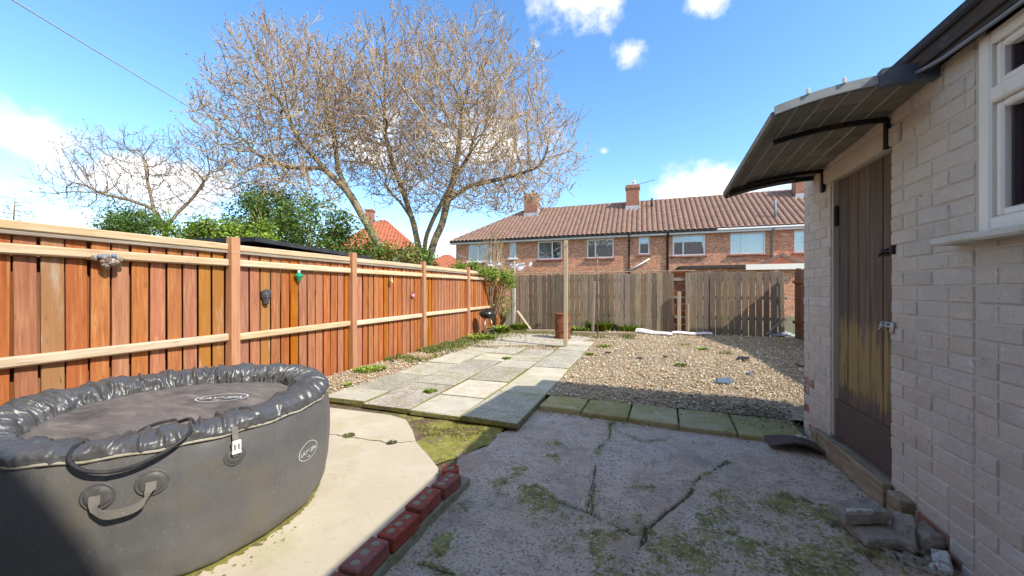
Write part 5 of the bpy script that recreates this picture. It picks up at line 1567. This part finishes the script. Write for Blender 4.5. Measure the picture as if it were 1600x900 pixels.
def grow(starts, attr, step, infl, kill, rng, iters=120, trop=.12, jit=.18):
    """space colonisation: starts = list of polylines (first is the trunk, later ones fork from the nearest node)"""
    nodes, par = [], []
    for pl in starts:
        pl = [np.array(p, dtype=float) for p in pl]
        if nodes:
            A = np.array(nodes); prev = int(np.argmin(((A - pl[0]) ** 2).sum(1))); seq = pl[1:]
        else:
            nodes.append(pl[0]); par.append(-1); prev = 0; seq = pl[1:]
        for p in seq:
            a = nodes[prev]; L = np.linalg.norm(p - a); n = max(1, int(L / step))
            for k in range(1, n + 1):
                nodes.append(a + (p - a) * k / n + rng.normal(0, .012, 3) * (k < n)); par.append(prev); prev = len(nodes) - 1
    N = np.array(nodes); P = list(par)
    at = attr.copy(); best = np.full(len(at), 1e9); bi = np.zeros(len(at), int)

    def upd(new, base):
        for s in range(0, len(new), 400):
            blk = new[s:s + 400]; d = ((at[:, None, :] - blk[None]) ** 2).sum(-1); j = d.argmin(1); dm = d[np.arange(len(at)), j]
            k = dm < best; best[k] = dm[k]; bi[k] = base + s + j[k]
    upd(N, 0)
    cnt = {}
    for it in range(iters):
        k = best < infl ** 2
        if not k.any(): break
        idx = bi[k]; dirs = unit(at[k] - N[idx])
        acc = np.zeros((len(N), 3)); np.add.at(acc, idx, dirs); u = np.unique(idx)
        u = np.array([i for i in u if cnt.get(i, 0) < 3])
        if len(u) == 0: break
        for i in u: cnt[i] = cnt.get(i, 0) + 1
        d = unit(acc[u]); d = unit(d + np.array([0, 0, trop]) + rng.normal(0, jit, d.shape))
        new = N[u] + d * step; base = len(N)
        N = np.vstack([N, new]); P += list(u)
        upd(new, base)
        keep = best > kill ** 2
        at, best, bi = at[keep], best[keep], bi[keep]
        if len(at) == 0: break
    return N, np.array(P)


def radii(N, P, r0, ex):
    n = len(N); acc = np.zeros(n); has = np.zeros(n, bool); r = np.zeros(n)
    for i in range(n - 1, -1, -1):
        r[i] = r0 if not has[i] else acc[i] ** (1 / ex)
        if P[i] >= 0: acc[P[i]] += r[i] ** ex; has[P[i]] = True
    return r, ~has


class TubeSet:
    def __init__(s): s.V = []; s.F = []; s.n = 0

    def add(s, pts, rad, k):
        pts = np.asarray(pts); m = len(pts)
        d = np.zeros_like(pts); d[1:-1] = pts[2:] - pts[:-2]; d[0] = pts[1] - pts[0]; d[-1] = pts[-1] - pts[-2]; d = unit(d)
        a = np.array([0, 0, 1.0]) if abs(d[0][2]) < .9 else np.array([1.0, 0, 0])
        u = unit(a - d * (d @ a)[:, None]); v = np.cross(d, u)
        w = np.arange(k) * 2 * PI / k
        ring = pts[:, None, :] + (u[:, None, :] * np.cos(w)[None, :, None] + v[:, None, :] * np.sin(w)[None, :, None]) * np.asarray(rad)[:, None, None]
        s.V.append(ring.reshape(-1, 3))
        i = np.arange(m - 1)[:, None] * k; j = np.arange(k)[None]; j2 = (j + 1) % k
        s.F.append((np.stack([i + j, i + j2, i + k + j2, i + k + j], -1).reshape(-1, 4)) + s.n); s.n += m * k

    def build(s, name, m, parent): return link(name, npmesh(name, np.vstack(s.V), np.vstack(s.F), True), m, parent)


def bare_tree(label, base, starts, ells, nattr, step, infl, kill, seed, r0=.009, ex=2.35, twig_len=.55, twigs=3, twig_r=.0075, buds=True, tm='twig', name='bare_tree', side=2, trop=.12, rmax=.26, minz=0, group=None, bm='bark', droop=0.0):
    rng = np.random.default_rng(seed)
    t = thing(name, base, label, 'tree', group)
    at = []
    tot = sum(e[1][0] * e[1][1] * e[1][2] for e in ells)
    for c, s_ in ells:
        n = int(nattr * s_[0] * s_[1] * s_[2] / tot) + 10
        p = unit(rng.normal(0, 1, (n, 3))) * (rng.random((n, 1)) ** (1 / 2.6))
        # ragged outline
        p *= (1 + .16 * np.sin(p[:, :1] * 9 + seed) * np.cos(p[:, 2:] * 8))
        right = np.array([CY, SY, 0]); fwd = np.array([-SY, CY, 0]); up = np.array([0, 0, 1.0])
        at.append(np.array(c)[None] + p[:, :1] * s_[0] * right + p[:, 1:2] * s_[1] * fwd + p[:, 2:] * s_[2] * up)
    at = np.vstack(at); at = at[at[:, 2] > minz]
    N, P = grow(starts, at, step, infl, kill, rng, trop=trop)
    r, tip = radii(N, P, r0, ex); r = np.minimum(r, rmax)
    kids = [[] for _ in N]
    for i, p in enumerate(P):
        if p >= 0: kids[p].append(i)
    thick, thin = TubeSet(), TubeSet(); stack = [(0, -1)]
    while stack:
        i, pa = stack.pop(); chain = [i] if pa < 0 else [pa, i]; cur = i
        while kids[cur]:
            ks = sorted(kids[cur], key=lambda q: -r[q])
            for q in ks[1:]: stack.append((q, cur))
            cur = ks[0]; chain.append(cur)
        if len(chain) < 2: continue
        rr = r[chain].copy()
        if pa >= 0: rr[0] = min(rr[0], rr[1] * 1.15)
        rr[-1] *= .7
        pts = N[chain]
        if len(pts) > 3:                                   # smooth the kinks
            q = pts.copy(); q[1:-1] = .25 * pts[:-2] + .5 * pts[1:-1] + .25 * pts[2:]; pts = q
        # split where the chain gets thin
        cut = int(np.argmax(rr < .035)) if (rr < .035).any() else len(rr)
        if cut >= 2: thick.add(pts[:min(cut + 1, len(pts))], rr[:min(cut + 1, len(pts))], 8)
        if cut < len(pts) - 1: s0 = max(cut - 0, 0); thin.add(pts[s0:], rr[s0:], 5 if rr[s0] > .02 else 3)
    # twigs: curved sprays from the tips and the thin wood
    cand = np.where(r < r0 * 2.6)[0]
    heads = []
    for i in cand:
        if P[i] < 0: continue
        k = twigs if tip[i] else (1 if rng.random() < .75 else 0)
        d0 = unit(N[i] - N[P[i]])
        for _ in range(k):
            d = unit(d0 + rng.normal(0, .42, 3) + np.array([0, 0, .18])); L = twig_len * rng.uniform(.45, 1.2); p = N[i].copy(); pts = [p.copy()]
            for s_ in range(3):
                d = unit(d + rng.normal(0, .13, 3) + np.array([0, 0, .20 - droop])); p = p + d * L / 3; pts.append(p.copy())
            thin.add(np.array(pts), np.array([1, .85, .7, .45]) * twig_r, 3)
            heads.append((p, d))
            if rng.random() < .55:
                q = pts[1 + int(rng.random() * 2)]; d2 = unit(d + rng.normal(0, .5, 3) + np.array([0, 0, .3])); e = q + d2 * L * .45; thin.add(np.array([q, (q + e) / 2 + rng.normal(0, .02, 3), e]), np.array([.8, .7, .4]) * twig_r, 3); heads.append((e, d2))
    tr = thick.build('trunk', bm, t); thin.build('crown', tm, t)
    if buds and heads:
        hv, hf = [], []
        H = np.array([h[0] for h in heads]); Dd = np.array([h[1] for h in heads])
        k = rng.random(len(H)) < .8; H, Dd = H[k], Dd[k]; n = len(H)
        s_ = (buds if not isinstance(buds, bool) else .022) * rng.uniform(.6, 1.3, (n, 1)); u = unit(np.cross(Dd, rng.normal(0, 1, (n, 3)))); v = np.cross(Dd, u)
        V = np.stack([H - Dd * s_, H + u * s_ * .6, H + v * s_ * .6, H - u * s_ * .6, H - v * s_ * .6, H + Dd * s_ * 1.6], 1)
        F0 = np.array([[0, 2, 1], [0, 3, 2], [0, 4, 3], [0, 1, 4], [5, 1, 2], [5, 2, 3], [5, 3, 4], [5, 4, 1]]); F = (F0[None] + (np.arange(n) * 6)[:, None, None]).reshape(-1, 3)
        o = link('buds', npmesh('buds', V.reshape(-1, 3), F), 'bud', t); stuff(o)
    return t


def A3(px, py, Z, dz=0.0):
    p = AT(px, py, Z); return (p.x, p.y, p.z)


ZT1 = 14.5; S = ZT1 / FPX
def base_at(px, Z): p = AT(px, HY, Z); return (p.x, p.y, -.18)
def ell(px, py, Z, a, b, dep): return (A3(px, py, Z), (a * Z / FPX, dep, b * Z / FPX))
b1 = base_at(664, ZT1)
bare_tree('big bare tree with several sunlit trunks rising behind the orange fence', b1,
          [[b1, A3(662, 425, ZT1)], [A3(662, 425, ZT1), A3(655, 390, ZT1), A3(645, 345, ZT1 + .2), A3(630, 300, ZT1 + .4), A3(612, 250, ZT1 + .2), A3(600, 200, ZT1)],
           [A3(662, 425, ZT1), A3(664, 375, ZT1 - .3), A3(680, 335, ZT1 - .6), A3(702, 295, ZT1 - .9), A3(735, 240, ZT1 - 1.0)],
           [A3(662, 425, ZT1), A3(676, 385, ZT1 + .2), A3(692, 345, ZT1 + .5), A3(702, 305, ZT1 + .8), A3(716, 240, ZT1 + .9), A3(722, 170, ZT1 + .8)],
           [A3(700, 312, ZT1 + .6), A3(735, 290, ZT1 + .4), A3(790, 278, ZT1 - .2), A3(840, 262, ZT1 - .6)],
           [A3(645, 345, ZT1 + .2), A3(625, 315, ZT1 + .9), A3(600, 290, ZT1 + 1.5)]],
          [ell(705, 195, ZT1, 160, 140, 3.6), ell(620, 180, ZT1, 105, 105, 3.0), ell(815, 250, ZT1 - .4, 92, 78, 2.6), ell(625, 270, ZT1, 80, 48, 2.4), ell(760, 300, ZT1 - .6, 90, 34, 2.2)],
          8200, .22, 1.9, .27, 17, r0=.0098, ex=2.5, twig_len=.60, twigs=3, twig_r=.0115, buds=.03, rmax=.24, minz=2.6)
b2 = base_at(612, 13.0); Z2 = 13.0
bare_tree('leaning bare tree with a crooked trunk to the left of the big tree', b2,
          [[b2, A3(603, 410, Z2), A3(597, 392, Z2), A3(580, 362, Z2), A3(570, 345, Z2), A3(548, 305, Z2), A3(530, 270, Z2 + .2), A3(522, 215, Z2 + .3), A3(510, 160, Z2 + .3)],
           [A3(570, 345, Z2), A3(535, 330, Z2 - .6), A3(500, 325, Z2 - 1.0)], [A3(548, 305, Z2), A3(505, 262, Z2 - .3), A3(465, 215, Z2 - .6), A3(440, 160, Z2 - .6)], [A3(505, 262, Z2 - .3), A3(450, 262, Z2 - .5), A3(400, 240, Z2 - .6)]],
          [ell(468, 160, Z2, 95, 100, 2.6), ell(405, 215, Z2, 82, 80, 2.2), ell(520, 190, Z2, 60, 90, 2.2), ell(450, 290, Z2 - .5, 85, 36, 1.8)],
          5200, .2, 1.8, .25, 23, r0=.0092, ex=2.5, twig_len=.56, twigs=3, twig_r=.011, buds=.03, rmax=.2, minz=2.3)
Z3 = 25.0; b3 = base_at(256, Z3)
bare_tree('spreading bare tree with dark buds standing far left against a cloud', b3,
          [[b3, A3(260, 400, Z3), A3(258, 360, Z3)], [A3(258, 360, Z3), A3(240, 325, Z3), A3(232, 290, Z3), A3(225, 250, Z3)], [A3(258, 360, Z3), A3(275, 335, Z3 + .4), A3(305, 305, Z3 + .8), A3(325, 275, Z3 + .8)], [A3(240, 325, Z3), A3(200, 312, Z3 - .6), A3(150, 300, Z3 - .8)]],
          [ell(215, 265, Z3, 105, 55, 3.2), ell(150, 300, Z3, 75, 36, 2.4), ell(320, 275, Z3, 70, 60, 2.8), ell(230, 320, Z3, 110, 28, 2.4)],
          3000, .36, 2.6, .48, 5, r0=.014, ex=2.4, twig_len=.8, twigs=2, twig_r=.012, buds=.045, tm='twig_far', rmax=.25, minz=3.0)
Z4 = 42.0; b4 = base_at(20, Z4)
bare_tree('small hazy bare tree at the far left edge above the fence', b4, [[b4, A3(20, 380, Z4), A3(22, 335, Z4), A3(24, 305, Z4)]], [ell(14, 335, Z4, 34, 28, 2.4)], 700, .4, 2.6, .6, 6, r0=.018, twig_len=.8, twigs=2, twig_r=.016, buds=False, tm='twig_far', rmax=.2, minz=3)

# evergreen bushes and shrubs: leaves as small bent faces on a woody frame
def leaves_mesh(name, C, Nn, size, pal, rng, jit=.25, aspect=.5):
    n = len(C); s_ = size * rng.uniform(.6, 1.3, (n, 1)); Nn = unit(Nn); a = unit(np.cross(Nn, rng.normal(0, 1, (n, 3)))); b = np.cross(Nn, a)
    V = np.stack([C - a * s_, C + b * s_ * aspect + Nn * s_ * .12, C + a * s_ - Nn * s_ * .15, C - b * s_ * aspect + Nn * s_ * .12], 1)
    F = np.arange(n * 4).reshape(-1, 4); F = np.concatenate([F[:, [0, 1, 2]], F[:, [0, 2, 3]]])
    me = npmesh(name, V.reshape(-1, 3), F)
    tint = np.array(pal)[rng.integers(0, len(pal), n)] * rng.uniform(.7, 1.3, (n, 1)); cattr(me, 'tint', np.repeat(tint, 4, axis=0)); return me


GREEN = [(.07, .13, .015), (.12, .20, .02), (.17, .25, .03), (.05, .10, .012)]
BRIGHT = [(.17, .27, .02), (.24, .34, .035), (.12, .20, .02), (.30, .36, .05)]
DARK = [(.03, .06, .02), (.045, .08, .025), (.025, .05, .015)]
RUST = [(.25, .12, .04), (.18, .14, .03), (.12, .16, .03), (.3, .17, .07)]


def bush(label, ells, n, size, pal, seed, base, clumps=60, spread=.16, name='evergreen_bush', cat='bush', group=None, stems=8):
    rng = np.random.default_rng(seed); t = thing(name, base, label, cat, group); Cs, Ns = [], []
    tot = sum(e[1][0] * e[1][2] for e in ells); right = np.array([CY, SY, 0]); fwd = np.array([-SY, CY, 0]); up = np.array([0, 0, 1.0]); ends = []
    for c, s_ in ells:
        m = max(6, int(clumps * s_[0] * s_[2] / tot)); p = unit(rng.normal(0, 1, (m, 3))) * rng.uniform(.55, 1.05, (m, 1))
        cc = np.array(c)[None] + p[:, :1] * s_[0] * right + p[:, 1:2] * s_[1] * fwd + p[:, 2:] * s_[2] * up; ends += list(cc)
        k = int(n * s_[0] * s_[2] / tot); w = rng.integers(0, m, k); sp = spread * rng.uniform(.5, 1.5, m)[w][:, None]
        Cs.append(cc[w] + rng.normal(0, 1, (k, 3)) * sp); Ns.append(unit(p[w]) + rng.normal(0, .6, (k, 3)) + np.array([0, 0, .35]))
    C = np.vstack(Cs); Nn = np.vstack(Ns); k = C[:, 2] > base[2] + .02; C, Nn = C[k], Nn[k]
    link('foliage', leaves_mesh('foliage', C, Nn, size, pal, rng), 'leaf', t)
    ts = TubeSet(); b = np.array(base)
    for q in [ends[i] for i in rng.permutation(len(ends))[:max(stems, len(ends) // 2)]]:
        mid = b + (q - b) * .5 + rng.normal(0, .08, 3); mid[2] = b[2] + (q[2] - b[2]) * .55; b0 = b + np.array([rng.normal(0, .05), rng.normal(0, .05), 0]); ts.add(np.array([b0, mid, q]), np.array([.03, .02, .006]), 4)
    ts.build('stems', 'twig', t); return t


def bz(px, Z): p = AT(px, HY, Z); return (p.x, p.y, -.16)
bush('dense evergreen bush below the leaning bare tree', [ell(480, 352, 10.5, 62, 46, .9), ell(425, 345, 10.8, 55, 45, .9), ell(535, 375, 10.2, 42, 34, .8)], 12000, .045, GREEN, 41, bz(470, 10.5), 110, .17)
bush('tall dark loose conifer among the left branches', [ell(420, 322, 14.5, 40, 42, 1.0), ell(395, 350, 14.5, 40, 26, 1.0)], 5200, .05, DARK, 42, bz(420, 14.5), 55, .2, 'conifer', 'conifer')
bush('bright green laurel bush above the fence left of the first tall post', [ell(345, 368, 8.8, 48, 20, .7), ell(310, 374, 8.8, 40, 18, .6), ell(390, 372, 8.8, 36, 20, .6)], 7000, .042, BRIGHT, 43, bz(345, 8.8), 70, .12)
bush('rounded green bush under the spreading far tree', [ell(205, 350, 17, 36, 22, 1.0), ell(245, 358, 17, 26, 14, .8), ell(180, 360, 17, 26, 14, .7)], 6500, .06, GREEN, 44, bz(210, 17), 60, .18)
bush('shrub with russet and yellow green leaves at the foot of the big tree', [ell(628, 400, 10.5, 30, 22, .6), ell(600, 405, 10.5, 26, 18, .6)], 3000, .04, RUST + BRIGHT[:2], 45, bz(625, 10.5), 50, .12, 'russet_shrub', 'shrub')
bush('green shrub in front of the big tree trunks above the fence', [ell(660, 405, 11, 26, 18, .5), ell(572, 398, 10.2, 30, 22, .5)], 3200, .04, GREEN, 46, bz(650, 11), 50, .12, 'green_shrub', 'shrub')
bush('low leafy climber spilling over the far end of the orange fence', [ell(735, 420, 11.0, 34, 9, .3), ell(790, 435, 11.6, 16, 16, .3), ell(766, 428, 11.4, 18, 10, .3)], 3400, .035, BRIGHT, 47, (-4.78, 11.2, -.1), 60, .07, 'climber', 'climber')
bush('sparse bare shrub with yellowish twigs in front of the terrace windows', [ell(770, 385, 14, 20, 34, .6)], 500, .028, [(.25, .18, .03), (.3, .2, .05)], 48, bz(770, 14), 60, .10, 'sparse_shrub', 'shrub', None, 40)
bush('trailing shoots on the last bay of the orange fence', [ell(790, 475, 11.4, 14, 16, .1)], 260, .03, BRIGHT, 49, (-4.45, 11.6, -.06), 22, .06, 'trailing_climber', 'climber')

# weeds and grass
def clump(label, c, r, h, n, seed, pal=BRIGHT, name='weed', broad=.3, flowers=0):
    rng = np.random.default_rng(seed); t = thing(name, (c[0], c[1], c[2]), label, 'weed')
    a = rng.uniform(0, 2 * PI, n); rr = r * np.sqrt(rng.random(n)); bx_, by__ = c[0] + rr * np.cos(a), c[1] + rr * np.sin(a)
    L = h * rng.uniform(.5, 1.2, n); oa = a + rng.normal(0, .9, n); lean = rng.uniform(.25, .95, n); w = L * broad * rng.uniform(.6, 1.2, n)
    V = np.zeros((n, 6, 3)); dx, dy = np.cos(oa), np.sin(oa); px_, py_ = -dy, dx
    for k, (f, wd) in enumerate(((0, .35), (.55, 1.0))):
        zz = c[2] - .01 + L * f * (1 - lean * .35 * f); ex_ = L * lean * f * f * 1.1
        for s_, col in ((-1, 0), (1, 1)):
            V[:, k * 2 + col, 0] = bx_ + dx * ex_ + px_ * w * .5 * wd * s_; V[:, k * 2 + col, 1] = by__ + dy * ex_ + py_ * w * .5 * wd * s_; V[:, k * 2 + col, 2] = zz
    ex_ = L * lean * 1.1; V[:, 4, 0] = bx_ + dx * ex_; V[:, 4, 1] = by__ + dy * ex_; V[:, 4, 2] = c[2] - .01 + L * (1 - lean * .55); V[:, 5] = V[:, 4]
    F0 = np.array([[0, 1, 3], [0, 3, 2], [2, 3, 4]]); F = (F0[None] + (np.arange(n) * 6)[:, None, None]).reshape(-1, 3)
    me = npmesh('leaves', V.reshape(-1, 3), F); tint = np.array(pal)[rng.integers(0, len(pal), n)] * rng.uniform(.7, 1.25, (n, 1)); cattr(me, 'tint', np.repeat(tint, 6, axis=0)); link('leaves', me, 'leaf', t)
    for k in range(flowers):
        x, y = c[0] + random.uniform(-r, r), c[1] + random.uniform(-r, r); z = c[2] + h * random.uniform(.7, 1.0)
        o = MB().tube([(x, y, c[2] - .01), (x, y, z)], .003, 4).lathe([(.001, .012), (.016, .010), (.02, .0), (.004, -.008)], (x, y, z), 8).build('flower', 'ball', t)
    return t


def gw(px, py, label, r, h, n, seed, **k): q = G(px, py); return clump(label, (q.x, q.y, -.01), r, h, n, seed, **k)
gw(578, 577, 'flat green weed on the gravel strip below the second fence post', .24, .06, 420, 1, broad=.55)
gw(542, 601, 'tiny green weed at the near corner of the paving by the tub', .06, .05, 60, 2, broad=.5)
gw(672, 612, 'small weed in the joint of the nearer paving slabs', .07, .06, 110, 3, broad=.5)
gw(792, 560, 'small weed in the paving joint near the middle slabs', .07, .06, 90, 4, broad=.5)
gw(780, 519, 'leafy green weed with yellow flowers beside the barbecue', .28, .22, 420, 5, broad=.5, flowers=8)
gw(812, 512, 'bushy weeds under the leaning plank in the corner', .30, .20, 360, 6, broad=.4)
gw(752, 529, 'low yellow flowered weeds in front of the barbecue', .35, .12, 420, 7, broad=.45, flowers=14)
gw(940, 514, 'largest bushy weed by the rusty iron pole', .38, .34, 620, 8, broad=.35)
gw(905, 516, 'low weeds left of the rusty iron pole', .30, .16, 260, 9, broad=.35)
gw(985, 516, 'upright weeds beside the pale plastic strips', .32, .24, 340, 10, broad=.3)
gw(877, 508, 'small weed at the fence behind the rusty drum', .2, .2, 160, 11, broad=.35)
gw(843, 510, 'small weed at the foot of the board fence left of the drum', .14, .22, 120, 12, broad=.4)
gw(1064, 570, 'bright green weed alone on the sunlit gravel', .075, .06, 130, 13, broad=.6)
gw(1098, 545, 'tuft of weed on the gravel farther back', .12, .06, 110, 14, broad=.4)
gw(1133, 551, 'dry tuft on the gravel before the corner shadow', .14, .06, 120, 15, broad=.3, pal=[(.3, .26, .08), (.2, .2, .06)])
gw(1070, 538, 'faint tuft in the gravel before the plastic strips', .16, .05, 110, 16, broad=.3)
gw(945, 541, 'weed tuft at the far end of the paving', .13, .07, 130, 17, broad=.4)
gw(921, 554, 'weed at the edge of the far paving slab', .07, .07, 80, 18, broad=.4)
gw(1145, 519, 'dry weed at the foot of the board fence in the shadow edge', .35, .2, 220, 19, broad=.2, pal=[(.12, .15, .03), (.25, .2, .08)])
q = G(545, 681, -.03); clump('moss and weed in the crack of the pale concrete pad', (q.x, q.y, -.025), .05, .022, 160, 20, broad=.6, pal=[(.10, .12, .02), (.16, .16, .04)])
q = G(612, 692, -.03); clump('dark moss tuft at the right of the pad crack', (q.x, q.y, -.025), .04, .022, 120, 21, broad=.6, pal=[(.06, .07, .02), (.12, .11, .03)])
q = G(745, 690, -.07); clump('moss tufts on the soil beside the end of the brick edging', (q.x - .25, q.y + .15, -.07), .24, .022, 700, 22, broad=.5, pal=[(.20, .21, .03), (.14, .16, .02), (.26, .24, .05)])
q = G(690, 665, -.07); clump('yellow green moss and weeds between the pad and the paving', (q.x, q.y, -.07), .28, .022, 800, 23, broad=.5, pal=[(.20, .21, .03), (.16, .17, .02), (.28, .24, .06), (.2, .12, .05)])


def grass_strip():
    rng = np.random.default_rng(77); n = 15000
    y = rng.uniform(5.6, 11.2, n); x = -4.5 + rng.gamma(1.4, .24, n)
    x2 = rng.uniform(-3.6, -.2, 3500); y2 = rng.normal(10.7, .25, 3500)
    x = np.concatenate([x, x2]); y = np.concatenate([y, y2]); f = vnoise(200, 200, 12, 16, rng, 3, .5)
    v = f[np.clip(((y - 5) / 7 * 199).astype(int), 0, 199), np.clip(((x + 4.6) / 5 * 199).astype(int), 0, 199)]
    k = (x < -.2) & (v > .47) & ((x < -3.7) | (y > 7.8)); x, y = x[k], y[k]; n = len(x)
    L = rng.uniform(.03, .09, n); w = L * .14 + .003; a = rng.uniform(0, 2 * PI, n); le = rng.uniform(.1, .8, n)
    V = np.zeros((n, 3, 3)); V[:, 0] = np.stack([x - np.sin(a) * w, y + np.cos(a) * w, np.full(n, -.03)], -1); V[:, 1] = np.stack([x + np.sin(a) * w, y - np.cos(a) * w, np.full(n, -.03)], -1)
    V[:, 2] = np.stack([x + np.cos(a) * L * le, y + np.sin(a) * L * le, L - .02], -1)
    me = npmesh('grass', V.reshape(-1, 3), np.arange(n * 3).reshape(-1, 3)); pal = np.array([(.14, .18, .03), (.2, .22, .04), (.10, .15, .02), (.28, .24, .08)])
    cattr(me, 'tint', np.repeat(pal[rng.integers(0, 4, n)] * rng.uniform(.7, 1.2, (n, 1)), 3, axis=0)); o = stuff(link('grass', me, 'leaf')); o['label'] = 'thin grass along the orange fence and round the drum'


grass_strip()

def leaf_litter():
    rng = np.random.default_rng(91); pts = []
    pts.append(np.stack([1.42 - np.abs(rng.normal(0, .45, 900)), rng.normal(4.45, .20, 900), rng.uniform(-.012, .012, 900)], -1))       # damp corner behind the kerb
    pts.append(np.stack([1.44 - np.abs(rng.normal(0, .10, 260)), rng.uniform(1.5, 4.1, 260), np.full(260, -.062)], -1))                  # foot of the wall
    pts.append(np.stack([rng.uniform(-1.0, 1.4, 240), rng.normal(3.98, .07, 240), np.full(240, -.066)], -1))
    pts.append(np.stack([R0.x + rng.uniform(-.1, .35, 160), R0.y + rng.uniform(-.3, .1, 160), np.full(160, -.058)], -1))
    C = np.vstack(pts); k = C[:, 0] < 1.45; C = C[k]
    me = leaves_mesh('leaf_litter', C, rng.normal(0, .35, C.shape) + np.array([0, 0, 1.0]), .013, [(.16, .10, .05), (.24, .16, .08), (.10, .07, .04), (.12, .13, .04), (.32, .24, .14)], rng)
    o = stuff(link('leaf_litter', me, 'leaf')); o['label'] = 'dead leaves and crumbs of soil along the kerb and the wall foot'


leaf_litter()

# ============================================================ LINES
def sag(a, b, s, n=24): a, b = Vector(a), Vector(b); return [a.lerp(b, k / n) - Vector((0, 0, s * 4 * (k / n) * (1 - k / n))) for k in range(n + 1)]
stake = Vector((CPX, 12.05, 2.20)); l1 = sag(PT, stake, .12); l2 = sag(stake, AT(655, 378, ZT1 - .3), .18)
o = thing('washing_line', PT, 'washing line from the timber post to the corner stake and on to the big tree', 'line'); MB().tube(l1, .007, 5).build('line', 'cable', o, True); MB().tube(l2, .007, 5).build('line', 'cable', o, True)
rk = random.Random(9)
for k in range(15):
    far = k % 3 != 0
    p = (l1[17 + k // 2] if k < 13 and not far else (l1[24 - k % 5] if k < 8 else l2[1 + (k - 6) % 8])) if k else l1[14]
    p = p + Vector((rk.uniform(-.08, .08), 0, 0)); L = rk.uniform(.12, .26); w = rk.uniform(.05, .11); V, F = [], []
    for i in range(5):
        for s_, d in ((-1, -.004), (1, -.004), (1, .004), (-1, .004)): V.append(p + Vector((s_ * w / 2 * (1 + .15 * i) + .02 * math.sin(i + k), d + .015 * math.sin(i * 1.5 + k), -L * i / 4)))
    for i in range(4):
        for j in range(4): j2 = (j + 1) % 4; F.append([i * 4 + j, i * 4 + j2, i * 4 + 4 + j2, i * 4 + 4 + j])
    F += [[0, 1, 2, 3], [19, 18, 17, 16]]
    c = link('cloth_scrap', pymesh('cloth_scrap', V, F), 'cloth_white'); tag(c, 'white peg bag or rag hanging on the washing line before the terrace', 'cloth', 'white rags on the washing line')
a, b = AT(20, -12, 9.0), AT(480, 272, 34)
o = MB().tube(sag(a + (a - b).normalized() * 9, b, .25, 40), .02, 6).build('overhead_cable', 'cable', None, True); tag(o, 'pale overhead cable crossing the sky at the upper left', 'cable')
